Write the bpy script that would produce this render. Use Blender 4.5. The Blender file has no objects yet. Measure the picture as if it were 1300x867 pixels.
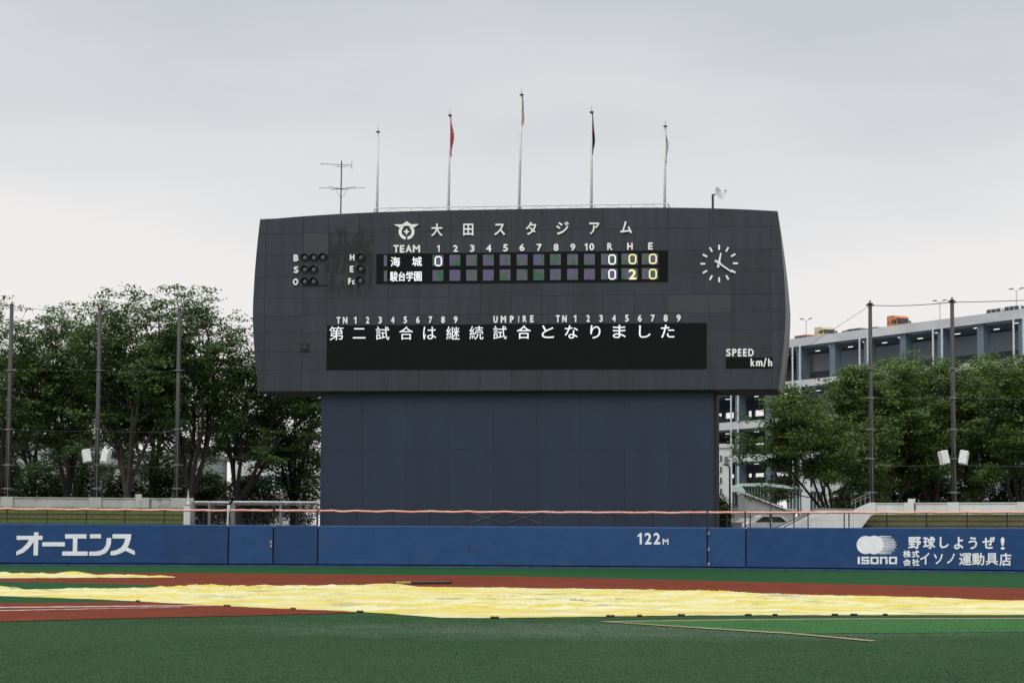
import bpy, math, random
import numpy as np
from mathutils import Vector, Matrix, noise

R = math.radians
scene = bpy.context.scene
COL = scene.collection
random.seed(7)

# ------------------------------------------------------------------ camera
F = 2950.0                      # focal length in photo pixels (1300 wide)
CX, CY, HORIZON = 650.0, 433.5, 687.0
CAMZ, ROLL = 1.55, 0.0055
PITCH = math.atan((HORIZON - CY) / F)
cd = bpy.data.cameras.new('camera')
cd.sensor_width = 36.0
cd.lens = F / 1300.0 * 36.0
cd.clip_start, cd.clip_end = 0.5, 6000
cam = bpy.data.objects.new('camera', cd)
COL.objects.link(cam)
CAMM = (Matrix.Translation((0, 0, CAMZ)) @ Matrix.Rotation(math.pi / 2 + PITCH, 4, 'X')
        @ Matrix.Rotation(ROLL, 4, 'Z'))
cam.matrix_world = CAMM
scene.camera = cam

# ------------------------------------------------------------------ sky and light
SUN_EL, SUN_AZ = R(52), R(205)          # azimuth from +Y, clockwise: behind the camera
w = bpy.data.worlds.new('World')
scene.world = w
w.use_nodes = True
nt = w.node_tree
nt.nodes.clear()
def wn(t, **k):
    n = nt.nodes.new(t)
    for a, b in k.items():
        setattr(n, a, b)
    return n
L = nt.links.new
out = wn('ShaderNodeOutputWorld')
bg = wn('ShaderNodeBackground')
sky = wn('ShaderNodeTexSky', sky_type='NISHITA')
sky.sun_disc = False
sky.sun_elevation, sky.sun_rotation = SUN_EL, SUN_AZ
sky.dust_density = 4.0
geo = wn('ShaderNodeTexCoord')
sep = wn('ShaderNodeSeparateXYZ')
L(geo.outputs['Generated'], sep.inputs[0])
mp = wn('ShaderNodeMapping')
mp.inputs['Scale'].default_value = (2.6, 2.6, 9.0)
mp.inputs['Rotation'].default_value = (0, R(9), 0)
L(geo.outputs['Generated'], mp.inputs[0])
nz = wn('ShaderNodeTexNoise')
nz.inputs['Scale'].default_value = 1.7
nz.inputs['Detail'].default_value = 5
nz.inputs['Roughness'].default_value = 0.45
L(mp.outputs[0], nz.inputs['Vector'])
ma = wn('ShaderNodeMath', operation='MULTIPLY_ADD')       # height + cloud wobble
L(nz.outputs['Fac'], ma.inputs[0])
ma.inputs[1].default_value = 0.14
L(sep.outputs[2], ma.inputs[2])
ramp = wn('ShaderNodeValToRGB')
cr = ramp.color_ramp
cr.interpolation = 'EASE'
NZOFF = .0
stops = [(0.0, (.93, .90, .885)), (0.175, (.905, .88, .868)), (0.24, (.765, .775, .79)),
         (0.315, (.60, .625, .655)), (0.55, (.96, .99, 1.03)), (1.0, (1.50, 1.53, 1.58))]
cr.elements[0].position, cr.elements[0].color = stops[0][0], (*stops[0][1], 1)
cr.elements[1].position, cr.elements[1].color = stops[-1][0], (*stops[-1][1], 1)
for p, c in stops[1:-1]:
    e = cr.elements.new(p + NZOFF)
    e.color = (*c, 1)
L(ma.outputs[0], ramp.inputs[0])
sc = wn('ShaderNodeMix', data_type='RGBA', blend_type='MIX')
skm = wn('ShaderNodeMix', data_type='RGBA', blend_type='MULTIPLY')
skm.inputs['Factor'].default_value = 1
L(sky.outputs[0], skm.inputs['A'])
skm.inputs['B'].default_value = (.1, .1, .1, 1)
sc.inputs['Factor'].default_value = 0.94
L(skm.outputs['Result'], sc.inputs['A'])
L(ramp.outputs[0], sc.inputs['B'])
L(sc.outputs['Result'], bg.inputs['Color'])
bg.inputs['Strength'].default_value = 1.0
L(bg.outputs[0], out.inputs['Surface'])

sd = bpy.data.lights.new('sun', 'SUN')
sd.energy, sd.angle, sd.color = 1.5, R(30), (1.0, .985, .96)
sun = bpy.data.objects.new('sun', sd)
COL.objects.link(sun)
sv = Vector((math.sin(SUN_AZ) * math.cos(SUN_EL), math.cos(SUN_AZ) * math.cos(SUN_EL), math.sin(SUN_EL)))
sun.rotation_euler = sv.to_track_quat('Z', 'Y').to_euler()
vs = scene.view_settings
vs.view_transform, vs.look, vs.gamma, vs.use_curve_mapping = 'Standard', 'None', 1.0, False
vs.exposure = 0.0

# ------------------------------------------------------------------ pixel helpers
CR3 = CAMM.to_3x3()
CAM0 = Vector((0, 0, CAMZ))
def ray(px, py):
    return CR3 @ Vector(((px - CX) / F, -(py - CY) / F, -1.0))
def ground(px, py, z=0.0):
    d = ray(px, py)
    return CAM0 + d * ((z - CAMZ) / d.z)
def at_depth(px, py, Y):
    d = ray(px, py)
    return CAM0 + d * (Y / d.y)

# ------------------------------------------------------------------ materials
def lin(r, g, b):
    f = lambda c: (c / 255 / 12.92) if c <= 10 else ((c / 255 + .055) / 1.055) ** 2.4
    return (f(r), f(g), f(b))

MATS = {}
def material(name, col, rough=.7, col2=None, scale=4.0, stretch=(1, 1, 1), detail=4, contrast=.5,
             bump=0.0, bscale=None, metal=0.0, emit=None, estr=0.0, rand=0.0, spec=.5, coords='Object', ref=None,
             translucent=0.0):
    m = bpy.data.materials.new(name)
    m.use_nodes = True
    t = m.node_tree
    b = t.nodes['Principled BSDF']
    b.inputs['Roughness'].default_value = rough
    b.inputs['Metallic'].default_value = metal
    b.inputs['Specular IOR Level'].default_value = spec
    tc = t.nodes.new('ShaderNodeTexCoord')
    if ref:
        tc.object = ref
    mpn = t.nodes.new('ShaderNodeMapping')
    mpn.inputs['Scale'].default_value = stretch
    t.links.new(tc.outputs[coords], mpn.inputs[0])
    n = t.nodes.new('ShaderNodeTexNoise')
    n.inputs['Scale'].default_value = scale
    n.inputs['Detail'].default_value = detail
    t.links.new(mpn.outputs[0], n.inputs['Vector'])
    rp = t.nodes.new('ShaderNodeValToRGB')
    c2 = col2 if col2 else tuple(c * .78 for c in col)
    h = (1 - contrast) / 2 * .6
    rp.color_ramp.elements[0].position, rp.color_ramp.elements[0].color = .25 + h, (*c2, 1)
    rp.color_ramp.elements[1].position, rp.color_ramp.elements[1].color = .75 - h, (*col, 1)
    t.links.new(n.outputs['Fac'], rp.inputs[0])
    src = rp.outputs[0]
    if rand:
        oi = t.nodes.new('ShaderNodeObjectInfo')
        mr = t.nodes.new('ShaderNodeMapRange')
        mr.inputs['To Min'].default_value, mr.inputs['To Max'].default_value = 1 - rand, 1 + rand
        t.links.new(oi.outputs['Random'], mr.inputs[0])
        hv = t.nodes.new('ShaderNodeHueSaturation')
        t.links.new(mr.outputs[0], hv.inputs['Value'])
        t.links.new(src, hv.inputs['Color'])
        src = hv.outputs[0]
    t.links.new(src, b.inputs['Base Color'])
    if bump:
        nb = t.nodes.new('ShaderNodeTexNoise')
        nb.inputs['Scale'].default_value = bscale or scale * 6
        nb.inputs['Detail'].default_value = 3
        t.links.new(mpn.outputs[0], nb.inputs['Vector'])
        bp = t.nodes.new('ShaderNodeBump')
        bp.inputs['Strength'].default_value = bump
        bp.inputs['Distance'].default_value = .05
        t.links.new(nb.outputs['Fac'], bp.inputs['Height'])
        t.links.new(bp.outputs[0], b.inputs['Normal'])
    if emit:
        b.inputs['Emission Color'].default_value = (*emit, 1)
        b.inputs['Emission Strength'].default_value = estr
    if translucent:
        tr = t.nodes.new('ShaderNodeBsdfTranslucent')
        t.links.new(src, tr.inputs['Color'])
        mx = t.nodes.new('ShaderNodeMixShader')
        mx.inputs[0].default_value = translucent
        t.links.new(b.outputs[0], mx.inputs[1])
        t.links.new(tr.outputs[0], mx.inputs[2])
        t.links.new(mx.outputs[0], t.nodes['Material Output'].inputs['Surface'])
    MATS[name] = m
    return m

# ------------------------------------------------------------------ object helpers
INV = {}
def thing(name, label, cat, loc=(0, 0, 0), rz=0.0, group=None, kind=None):
    o = bpy.data.objects.new(name, None)
    o.empty_display_size = .2
    COL.objects.link(o)
    M = Matrix.Translation(Vector(loc)) @ Matrix.Rotation(rz, 4, 'Z')
    o.matrix_world = M
    INV[o.name] = M.inverted()
    tag(o, label, cat, group, kind)
    return o
def tag(o, label=None, cat=None, group=None, kind=None):
    if label: o['label'] = label
    if cat: o['category'] = cat
    if group: o['group'] = group
    if kind: o['kind'] = kind
    return o

class MB:
    def __init__(s):
        s.v, s.f = [], []
    def add(s, vs, fs):
        k = len(s.v)
        s.v += [tuple(p) for p in vs]
        s.f += [tuple(i + k for i in f) for f in fs]
        return s
    def box(s, x0, x1, y0, y1, z0, z1, M=None):
        p = [(x, y, z) for z in (z0, z1) for y in (y0, y1) for x in (x0, x1)]
        if M is not None:
            p = [M @ Vector(q) for q in p]
        return s.add(p, [(0, 2, 3, 1), (4, 5, 7, 6), (0, 1, 5, 4), (2, 6, 7, 3), (0, 4, 6, 2), (1, 3, 7, 5)])
    def cbox(s, x0, x1, y0, y1, z0, z1, c=.02, M=None):
        """box with chamfered vertical and top edges"""
        o = [(x0 + c, y0), (x1 - c, y0), (x1, y0 + c), (x1, y1 - c), (x1 - c, y1), (x0 + c, y1), (x0, y1 - c), (x0, y0 + c)]
        cx, cy = (x0 + x1) / 2, (y0 + y1) / 2
        i = [(x + (c if x < cx else -c), y + (c if y < cy else -c)) for x, y in o]
        p = [(x, y, z0) for x, y in o] + [(x, y, z1 - c) for x, y in o] + [(x, y, z1) for x, y in i]
        if M is not None:
            p = [M @ Vector(q) for q in p]
        fs = [tuple(range(7, -1, -1)), tuple(range(16, 24))]
        for r in (0, 8):
            fs += [(r + k, r + (k + 1) % 8, r + 8 + (k + 1) % 8, r + 8 + k) for k in range(8)]
        return s.add(p, fs)
    def tube(s, pts, r, n=6, cap=True):
        pts = [Vector(p) for p in pts]
        rs = r if isinstance(r, (list, tuple)) else [r] * len(pts)
        vs, fs = [], []
        for i, p in enumerate(pts):
            a = pts[min(i + 1, len(pts) - 1)] - pts[max(i - 1, 0)]
            if a.length < 1e-9: a = Vector((0, 0, 1))
            a.normalize()
            u = a.orthogonal() if i == 0 else (u - a * u.dot(a))
            if u.length < 1e-6: u = a.orthogonal()
            u.normalize()
            v = a.cross(u)
            for k in range(n):
                t = 2 * math.pi * k / n
                vs.append(p + (u * math.cos(t) + v * math.sin(t)) * rs[i])
        for i in range(len(pts) - 1):
            for k in range(n):
                q = (k + 1) % n
                fs.append((i * n + k, i * n + q, (i + 1) * n + q, (i + 1) * n + k))
        if cap:
            fs += [tuple(range(n - 1, -1, -1)), tuple(range((len(pts) - 1) * n, len(pts) * n))]
        return s.add(vs, fs)
    def prism(s, front, back):
        n = len(front)
        fs = [tuple(range(n)), tuple(range(2 * n - 1, n - 1, -1))]
        fs += [(k, k + n, (k + 1) % n + n, (k + 1) % n) for k in range(n)]
        return s.add(list(front) + list(back), fs)
    def build(s, name, mat, parent=None, world=True, smooth=False):
        me = bpy.data.meshes.new(name)
        vs = s.v
        if parent is not None and world:
            I = INV[parent.name]
            vs = [I @ Vector(p) for p in vs]
        me.from_pydata([tuple(p) for p in vs], [], s.f)
        return finish(name, me, mat, parent, smooth)

def finish(name, me, mat, parent=None, smooth=False):
    if mat is not None:
        me.materials.append(MATS[mat] if isinstance(mat, str) else mat)
    if smooth:
        me.polygons.foreach_set('use_smooth', [True] * len(me.polygons))
    me.update()
    o = bpy.data.objects.new(name, me)
    COL.objects.link(o)
    if parent is not None:
        o.parent = parent
        INV[o.name] = INV[parent.name]
    else:
        INV[o.name] = Matrix.Identity(4)
    return o

def copy_part(src, parent, loc=None):
    c = src.copy()
    COL.objects.link(c)
    c.parent = parent
    INV[c.name] = INV[parent.name]
    if loc is not None:
        c.location = loc
    return c

# ------------------------------------------------------------------ glyphs (built-in interface font and its fallbacks)
GL = {}
def glyph(ch, bold=0.0):
    key = (ch, bold)
    if key not in GL:
        c = bpy.data.curves.new('glyph', 'FONT')
        c.body = ch
        c.resolution_u = 3
        c.offset = bold
        c.extrude = .5
        o = bpy.data.objects.new('glyph', c)
        COL.objects.link(o)
        me = o.to_mesh()
        v = np.array([q.co[:] for q in me.vertices])
        f = [tuple(p.vertices) for p in me.polygons]
        o.to_mesh_clear()
        bpy.data.objects.remove(o)
        bpy.data.curves.remove(c)
        lo, hi = v.min(0), v.max(0)
        v = (v - lo) / np.maximum(hi - lo, 1e-6)
        GL[key] = (v, f)
    return GL[key]

def letter(ch, x0, x1, y0, y1, mapper, mat, parent, name='letter', depth=.05, bold=.02, lift=0.0):
    if ch == '1':
        w_ = (y1 - y0) * .19; m_ = (x0 + x1) / 2 + w_ * .35
        return poly_letter([[(m_ + w_ / 2, y0), (m_ + w_ / 2, y1), (m_ - w_ / 2, y1), (m_ - w_ / 2, y0 + w_ * 1.5), (m_ - w_ * 1.5, y0 + w_ * 1.9), (m_ - w_ * 1.5, y0 + w_ * 1.1), (m_ - w_ * .2, y0)]],
                           mapper, mat, parent, name, depth, lift)
    v, f = glyph(ch)
    mb = MB()
    t = bold * 17                                     # stroke gain in photo pixels: shifted layers
    x0, x1, y0, y1 = x0 + t, x1 - t, y0 + t, y1 - t
    for k, (dx, dy) in enumerate(((0, 0),) if t < .05 else ((-t, 0), (t, 0), (0, -t), (0, t))):
        mb.add([mapper(x0 + a * (x1 - x0) + dx, y1 - b * (y1 - y0) + dy, lift + c * (depth + .003 * k)) for a, b, c in v], f)
    return mb.build(name, mat, parent, world=False)
def poly_letter(polys, mapper, mat, parent, name='letter', depth=.04, lift=0.0):
    mb = MB()
    for p in polys:
        # keep a consistent orientation
        mb.prism([mapper(x, y, lift + depth) for x, y in p], [mapper(x, y, lift) for x, y in p])
    return mb.build(name, mat, parent, world=False)
def circle(cx, cy, r, n=28, a0=0, a1=360):
    return [(cx + r * math.cos(R(a0 + (a1 - a0) * k / n)), cy + r * math.sin(R(a0 + (a1 - a0) * k / n))) for k in range(n)]

# ------------------------------------------------------------------ material library
def ground_mat(name, a, b, c, rough=.9, big=.06, fine=9.0, spec=.15, wet=None, bump=.5):
    """turf or dirt: slow patches plus fine grain, in world metres; wet: (centre x, y, radius x, y)"""
    m = bpy.data.materials.new(name)
    m.use_nodes = True
    t = m.node_tree
    N = t.nodes.new
    b_ = t.nodes['Principled BSDF']
    b_.inputs['Specular IOR Level'].default_value = spec
    g = N('ShaderNodeNewGeometry')
    def nz(scale, detail, sx=1.0, sy=1.0):
        mp = N('ShaderNodeMapping')
        mp.inputs['Scale'].default_value = (sx, sy, 1)
        t.links.new(g.outputs['Position'], mp.inputs[0])
        n = N('ShaderNodeTexNoise')
        n.inputs['Scale'].default_value = scale
        n.inputs['Detail'].default_value = detail
        n.inputs['Roughness'].default_value = .6
        t.links.new(mp.outputs[0], n.inputs['Vector'])
        return n
    n1, n2, n3 = nz(big, 4, 1.3, .5), nz(fine, 3), nz(.9, 4, 1.0, .35)
    mx = N('ShaderNodeMix'); mx.data_type = 'RGBA'
    mx.inputs['A'].default_value, mx.inputs['B'].default_value = (*a, 1), (*b, 1)
    r1 = N('ShaderNodeMapRange'); r1.inputs['From Min'].default_value, r1.inputs['From Max'].default_value = .35, .65
    t.links.new(n1.outputs['Fac'], r1.inputs[0])
    t.links.new(r1.outputs[0], mx.inputs['Factor'])
    m2 = N('ShaderNodeMix'); m2.data_type = 'RGBA'
    r2 = N('ShaderNodeMapRange'); r2.inputs['From Min'].default_value, r2.inputs['From Max'].default_value = .38, .75
    r2.inputs['To Max'].default_value = .8
    ad = N('ShaderNodeMath'); ad.operation = 'MULTIPLY_ADD'; ad.inputs[1].default_value = .55
    t.links.new(n3.outputs['Fac'], ad.inputs[0])
    hm = N('ShaderNodeMath'); hm.operation = 'MULTIPLY'; hm.inputs[1].default_value = .5
    t.links.new(n2.outputs['Fac'], hm.inputs[0])
    t.links.new(hm.outputs[0], ad.inputs[2])
    t.links.new(ad.outputs[0], r2.inputs[0])
    t.links.new(r2.outputs[0], m2.inputs['Factor'])
    t.links.new(mx.outputs['Result'], m2.inputs['A'])
    m2.inputs['B'].default_value = (*c, 1)
    t.links.new(m2.outputs['Result'], b_.inputs['Base Color'])
    b_.inputs['Roughness'].default_value = rough
    bp = N('ShaderNodeBump'); bp.inputs['Strength'].default_value = bump; bp.inputs['Distance'].default_value = .03
    t.links.new(n2.outputs['Fac'], bp.inputs['Height'])
    t.links.new(bp.outputs[0], b_.inputs['Normal'])
    if wet:
        sp = N('ShaderNodeSeparateXYZ')
        t.links.new(g.outputs['Position'], sp.inputs[0])
        def sq(o, c0, rr):
            s1 = N('ShaderNodeMath'); s1.operation = 'SUBTRACT'; s1.inputs[1].default_value = c0
            t.links.new(o, s1.inputs[0])
            s2 = N('ShaderNodeMath'); s2.operation = 'DIVIDE'; s2.inputs[1].default_value = rr
            t.links.new(s1.outputs[0], s2.inputs[0])
            s3 = N('ShaderNodeMath'); s3.operation = 'MULTIPLY'
            t.links.new(s2.outputs[0], s3.inputs[0]); t.links.new(s2.outputs[0], s3.inputs[1])
            return s3.outputs[0]
        su = N('ShaderNodeMath'); su.operation = 'ADD'
        t.links.new(sq(sp.outputs[0], wet[0], wet[2]), su.inputs[0])
        t.links.new(sq(sp.outputs[1], wet[1], wet[3]), su.inputs[1])
        n4 = nz(.8, 5, 1, .6)
        s5 = N('ShaderNodeMath'); s5.operation = 'MULTIPLY_ADD'; s5.inputs[1].default_value = 1.6
        t.links.new(n4.outputs['Fac'], s5.inputs[0]); t.links.new(su.outputs[0], s5.inputs[2])
        rr = N('ShaderNodeMapRange')
        rr.inputs['From Min'].default_value, rr.inputs['From Max'].default_value = .8, 1.7
        rr.inputs['To Min'].default_value, rr.inputs['To Max'].default_value = .5, rough
        t.links.new(s5.outputs[0], rr.inputs[0])
        t.links.new(rr.outputs[0], b_.inputs['Roughness'])
        r3 = N('ShaderNodeMapRange')
        r3.inputs['From Min'].default_value, r3.inputs['From Max'].default_value = .8, 1.7
        r3.inputs['To Min'].default_value, r3.inputs['To Max'].default_value = .18, spec
        t.links.new(s5.outputs[0], r3.inputs[0])
        t.links.new(r3.outputs[0], b_.inputs['Specular IOR Level'])
    MATS[name] = m

wetc = ground(790, 800)
ground_mat('turf', (.024, .064, .026), (.029, .076, .029), (.034, .062, .026), wet=(wetc.x, wetc.y, 9, 5), spec=.03)
ground_mat('bright_turf', (.042, .135, .042), (.050, .150, .046), (.040, .115, .038), spec=.03)
ground_mat('far_turf', (.015, .064, .023), (.019, .074, .026), (.014, .052, .020), spec=.03)
ground_mat('red_dirt', (.148, .033, .016), (.172, .040, .020), (.098, .024, .014), fine=5, spec=.03, big=.18)
ground_mat('paving', (.16, .16, .155), (.20, .20, .19), (.13, .13, .13), big=.03, fine=2)
ground_mat('bank_grass', (.095, .120, .040), (.120, .135, .050), (.115, .105, .058), fine=6, big=.4)
ground_mat('bank_earth', (.125, .095, .070), (.155, .118, .086), (.095, .082, .048), fine=6, big=.5)
material('line_paint', (.55, .50, .48), .8, (.30, .20, .17), 3)
material('seam_tape', (.28, .22, .13), .8, (.2, .15, .08), 3)
material('pad_blue', (.017, .066, .185), .5, (.014, .056, .160), 1.1, (1, 1, 1.6), bump=.06, bscale=1.2, spec=.35)
material('pad_bright', (.012, .055, .168), .5, (.010, .047, .146), 1.1, (1, 1, 1.6), bump=.06, bscale=1.2, spec=.35)
material('pad_dull', (.014, .050, .150), .5, (.012, .043, .130), 1.1, (1, 1, 1.6), bump=.06, bscale=1.2, spec=.35)
material('pad_base', (.035, .075, .21), .6, (.02, .045, .14), 2)
material('pad_gap', (.006, .008, .014), .9)
material('white_vinyl', (.84, .84, .86), .5, (.78, .78, .81), 2)
material('lilac_vinyl', (.40, .38, .55), .5, (.34, .33, .48), 2)
material('fence_black', (.014, .014, .015), .5)
material('net_wire', (.02, .02, .02), .6)
material('tube_orange', (.74, .27, .18), .55, (.72, .44, .38), 1.3, contrast=.9)
material('tarp', (.60, .575, .33), .6, (.55, .45, .06), 1.1, (.2, 1.7, 1), 8, .4, bump=.3, bscale=2.5, spec=.3)
def dirt_and_streaks(m, sx, sy, lo, hi, col):
    t = m.node_tree; N = t.nodes.new
    b = t.nodes['Principled BSDF']
    src = b.inputs['Base Color'].links[0].from_socket
    tc = N('ShaderNodeTexCoord'); mp = N('ShaderNodeMapping'); mp.inputs['Scale'].default_value = (sx, sy, 1)
    t.links.new(tc.outputs['Object'], mp.inputs[0])
    n = N('ShaderNodeTexNoise'); n.inputs['Scale'].default_value = 1; n.inputs['Detail'].default_value = 5
    t.links.new(mp.outputs[0], n.inputs['Vector'])
    r = N('ShaderNodeMapRange'); r.inputs['From Min'].default_value, r.inputs['From Max'].default_value = lo, hi
    t.links.new(n.outputs['Fac'], r.inputs[0])
    mx = N('ShaderNodeMix'); mx.data_type = 'RGBA'
    t.links.new(r.outputs[0], mx.inputs['Factor']); t.links.new(src, mx.inputs['A']); mx.inputs['B'].default_value = (*col, 1)
    t.links.new(mx.outputs['Result'], b.inputs['Base Color'])
dirt_and_streaks(MATS['tarp'], .26, .7, .655, .70, (.20, .17, .10))  # sparse dark brown streaks, drawn out along the sheet
dirt_and_streaks(MATS['tarp'], .35, 2.4, .59, .70, (.30, .26, .14))  # finer dark lines mixed into the yellow
material('sandbag', (.09, .03, .02), .9, (.05, .02, .015), 12)
material('concrete', (.42, .42, .41), .85, (.33, .33, .32), .9, (1, 1, .4), 6, .8, bump=.1)
material('concrete_white', (.66, .66, .65), .85, (.54, .54, .53), .9, (1, 1, .35), 6, .8)
material('metal_dark', (.030, .028, .028), .55, (.02, .019, .019), 3)
material('metal_pole', (.045, .042, .042), .6, (.032, .03, .03), 2, (1, 1, .3))
material('metal_grey', (.20, .20, .20), .5, (.15, .15, .15), 3, metal=.3)
material('metal_pale', (.55, .55, .53), .45, (.45, .45, .44), 3, metal=.2)
material('speaker_white', (.70, .70, .68), .6, (.6, .6, .58), 4)
material('speaker_grille', (.30, .30, .30), .8)
material('cable', (.10, .10, .10), .6)

for nm in ('pad_blue', 'pad_bright', 'pad_dull'):
    dirt_and_streaks(MATS[nm], .5, .5, .60, .85, (.035, .070, .140))
    dirt_and_streaks(MATS[nm], 3.0, 3.0, .66, .78, (.020, .040, .085))
dirt_and_streaks(MATS['concrete'], 1.2, 1.2, .58, .75, (.20, .20, .19))
dirt_and_streaks(MATS['concrete_white'], 1.2, 1.2, .60, .78, (.36, .36, .34))
# ------------------------------------------------------------------ ground sheets
def sheet(name, pts, z, mat, label=None):
    mb = MB()
    mb.add([(p.x, p.y, z) for p in pts], [tuple(range(len(pts)))])
    o = mb.build(name, mat)
    # face up
    if o.data.polygons[0].normal.z < 0:
        o.data.flip_normals()
    tag(o, label, None, None, 'structure')
    return o
V = Vector
sheet('ground', [V((-3000, -300, 0)), V((3000, -300, 0)), V((3000, 4500, 0)), V((-3000, 4500, 0))], 0, 'paving')

WALL_D = [(-300, 131.5), (-150, 133.3), (0, 135.0), (300, 136.6), (600, 136.8), (800, 135.8), (947, 133.8),
          (1100, 130.4), (1300, 125.4), (1450, 121.0), (1600, 116.5)]
def wall_depth(px):
    xs = [a for a, _ in WALL_D]
    i = min(max(sum(1 for a in xs if a <= px) - 1, 0), len(xs) - 2)
    x0, d0 = WALL_D[i]; x1, d1 = WALL_D[i + 1]
    m = lambda j: ((WALL_D[min(j + 1, len(xs) - 1)][1] - WALL_D[max(j - 1, 0)][1]) /
                   (WALL_D[min(j + 1, len(xs) - 1)][0] - WALL_D[max(j - 1, 0)][0]))
    t = (px - x0) / (x1 - x0); hh = x1 - x0
    return ((2 * t**3 - 3 * t**2 + 1) * d0 + (t**3 - 2 * t**2 + t) * hh * m(i)
            + (-2 * t**3 + 3 * t**2) * d1 + (t**3 - t**2) * hh * m(i + 1))
def wall_xy(px, back=0.0):
    """plan point of the wall front for a photo column; back moves it away from the field"""
    Y = wall_depth(px) + back
    p = at_depth(px, HORIZON, Y)
    return p.x, p.y

turf = [V((x * (1 if y > 8 else 2), y, 0)) for x, y in ((-60, 0), (60, 0))]
turf += [V((*wall_xy(px, .25), 0)) for px in range(1600, -301, -50)]
sheet('grass_field', turf, .004, 'turf')
# far green strip between the dirt and the wall
def G(l, amp=.28, close=True):
    out_ = []
    for (a, b), (c, d) in zip(l, l[1:] + l[:1]):
        n = max(1, int(abs(c - a) / 3))
        for k in range(n):
            t = k / n
            x, y = a + (c - a) * t, b + (d - b) * t
            out_.append(ground(x, y + (amp * noise.noise((x * .31, round(y / 40), 2)) + amp * .8 * noise.noise((x * .05, 1, 2))) * (0 < t)))
    return out_ if close else out_[:len(out_) - max(1, int(abs(l[0][0] - l[-1][0]) / 3)) + 1]
far = [V((*wall_xy(px, .2), 0)) for px in range(-280, 1581, 60)]
edge = [(1560, 755), (1300, 747), (1060, 741), (840, 736), (640, 731), (430, 729), (200, 727), (-30, 726), (-260, 725.5)]
sheet('outfield_grass', far + G(edge, close=False), .008, 'far_turf')
dirt_far = edge[::-1] + [(1560, 775), (1300, 768), (1100, 763), (860, 757), (500, 753), (300, 748), (250, 744.5),
                         (130, 741), (0, 738.3), (-260, 735)]
sheet('infield_dirt', G(dirt_far), .010, 'red_dirt')
sheet('infield_grass', G([(-260, 735), (0, 738.3), (130, 741), (250, 744.5), (300, 748), (420, 753), (500, 757), (420, 764), (150, 764.6),
                          (0, 766), (-260, 767.5)]), .012, 'far_turf')
near_dirt = [(-260, 767.5), (0, 766), (150, 764.6), (420, 764), (620, 772), (500, 775.5), (445, 778.5), (330, 781.5), (200, 784.5), (0, 789.5), (-260, 796)]
sheet('basepath_dirt', G(near_dirt), .016, 'red_dirt')
sheet('chalk_line', G(amp=.12, l=[(-260, 773.2), (0, 771.2), (250, 768.8), (330, 768.2), (330, 768.9), (250, 769.7), (0, 772.4), (-260, 774.8)]), .020, 'line_paint')
sheet('chalk_line', G(amp=.12, l=[(-60, 776.2), (0, 775.4), (230, 771.0), (230, 771.4), (0, 776.2), (-60, 777.0)]), .020, 'line_paint')
sheet('bright_grass_patch', G([(765, 789.6), (1000, 786.4), (1300, 785.4), (1560, 784), (1560, 801), (1300, 802.5), (1150, 804), (1010, 804.8)]), .012, 'bright_turf')
sheet('turf_seam', G(amp=.12, l=[(762, 789.2), (900, 787.1), (1050, 785.6), (1300, 784.9), (1560, 783.4), (1560, 784.4), (1300, 785.9), (1050, 786.5), (900, 788.1), (765, 790.0)]), .016, 'seam_tape')
sheet('turf_seam', G(amp=.12, l=[(762, 789.4), (900, 797.8), (1010, 804.6), (1112, 814.2), (1108, 815.4), (1008, 806.0), (900, 799.2), (766, 790.3)]), .020, 'seam_tape')

# ------------------------------------------------------------------ outfield wall
c0 = wall_xy(650)
wall = thing('outfield_wall', 'long blue padded outfield wall with white sponsor lettering and 122 M mark', 'wall', (c0[0], c0[1], 0))
WALLH = 2.42
def wl(px, py, off):
    """photo pixel -> point on the wall front, lifted off toward the field, in the wall's local space"""
    Y = wall_depth(px)
    p = at_depth(px, py, Y)
    a, b = wall_xy(px - 4), wall_xy(px + 4)
    t = Vector((b[0] - a[0], b[1] - a[1], 0)).normalized()
    n = Vector((t.y, -t.x, 0))
    return INV[wall.name] @ (p + n * (off + .001))
def wall_strip(px0, px1, z0, z1, f0, f1, cham=0.0, gap=0.0):
    """curved strip from depth f0 (front) to f1 (back)"""
    n = max(2, int((px1 - px0) / 25) + 1)
    mb = MB()
    prof = [(f0, z0), (f0, z1 - cham), (f0 + cham, z1), (f1, z1), (f1, z0)] if cham else [(f0, z0), (f0, z1), (f1, z1), (f1, z0)]
    vs, fs = [], []
    m = len(prof)
    for i in range(n):
        px = px0 + (px1 - px0) * i / (n - 1)
        for f, z in prof:
            x, y = wall_xy(px, f)
            vs.append((x, y, z))
    for i in range(n - 1):
        fs += [(i * m + k, (i + 1) * m + k, (i + 1) * m + (k + 1) % m, i * m + (k + 1) % m) for k in range(m)]
    fs += [tuple(range(m)), tuple(range(n * m - 1, (n - 1) * m - 1, -1))]
    mb.add(vs, fs)
    return mb
PADS = [(-290, 208.6, 'pad_bright'), (208.6, 290, 'pad_dull'), (290, 347, 'pad_blue'), (347, 403.5, 'pad_dull'),
        (403.5, 898, 'pad_blue'), (898, 947, 'pad_blue'), (947, 1590, 'pad_bright')]
wall_strip(-290, 1590, 0, .10, .03, .3).build('wall_foot', 'pad_base', wall)
wall_strip(-290, 1590, .098, 2.34, .12, .3).build('wall_core', 'pad_gap', wall)
for a, b, m in PADS:
    g = .9
    big = (a, b) != (-290, 208.6) and (a, b) != (208.6, 290)
    ga = g if a != 208.6 else .05
    gb = g if b != 208.6 else .05
    o = wall_strip(a + ga, b - gb, .17, WALLH, 0.0, .26, .05).build('pad', m, wall)
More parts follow.
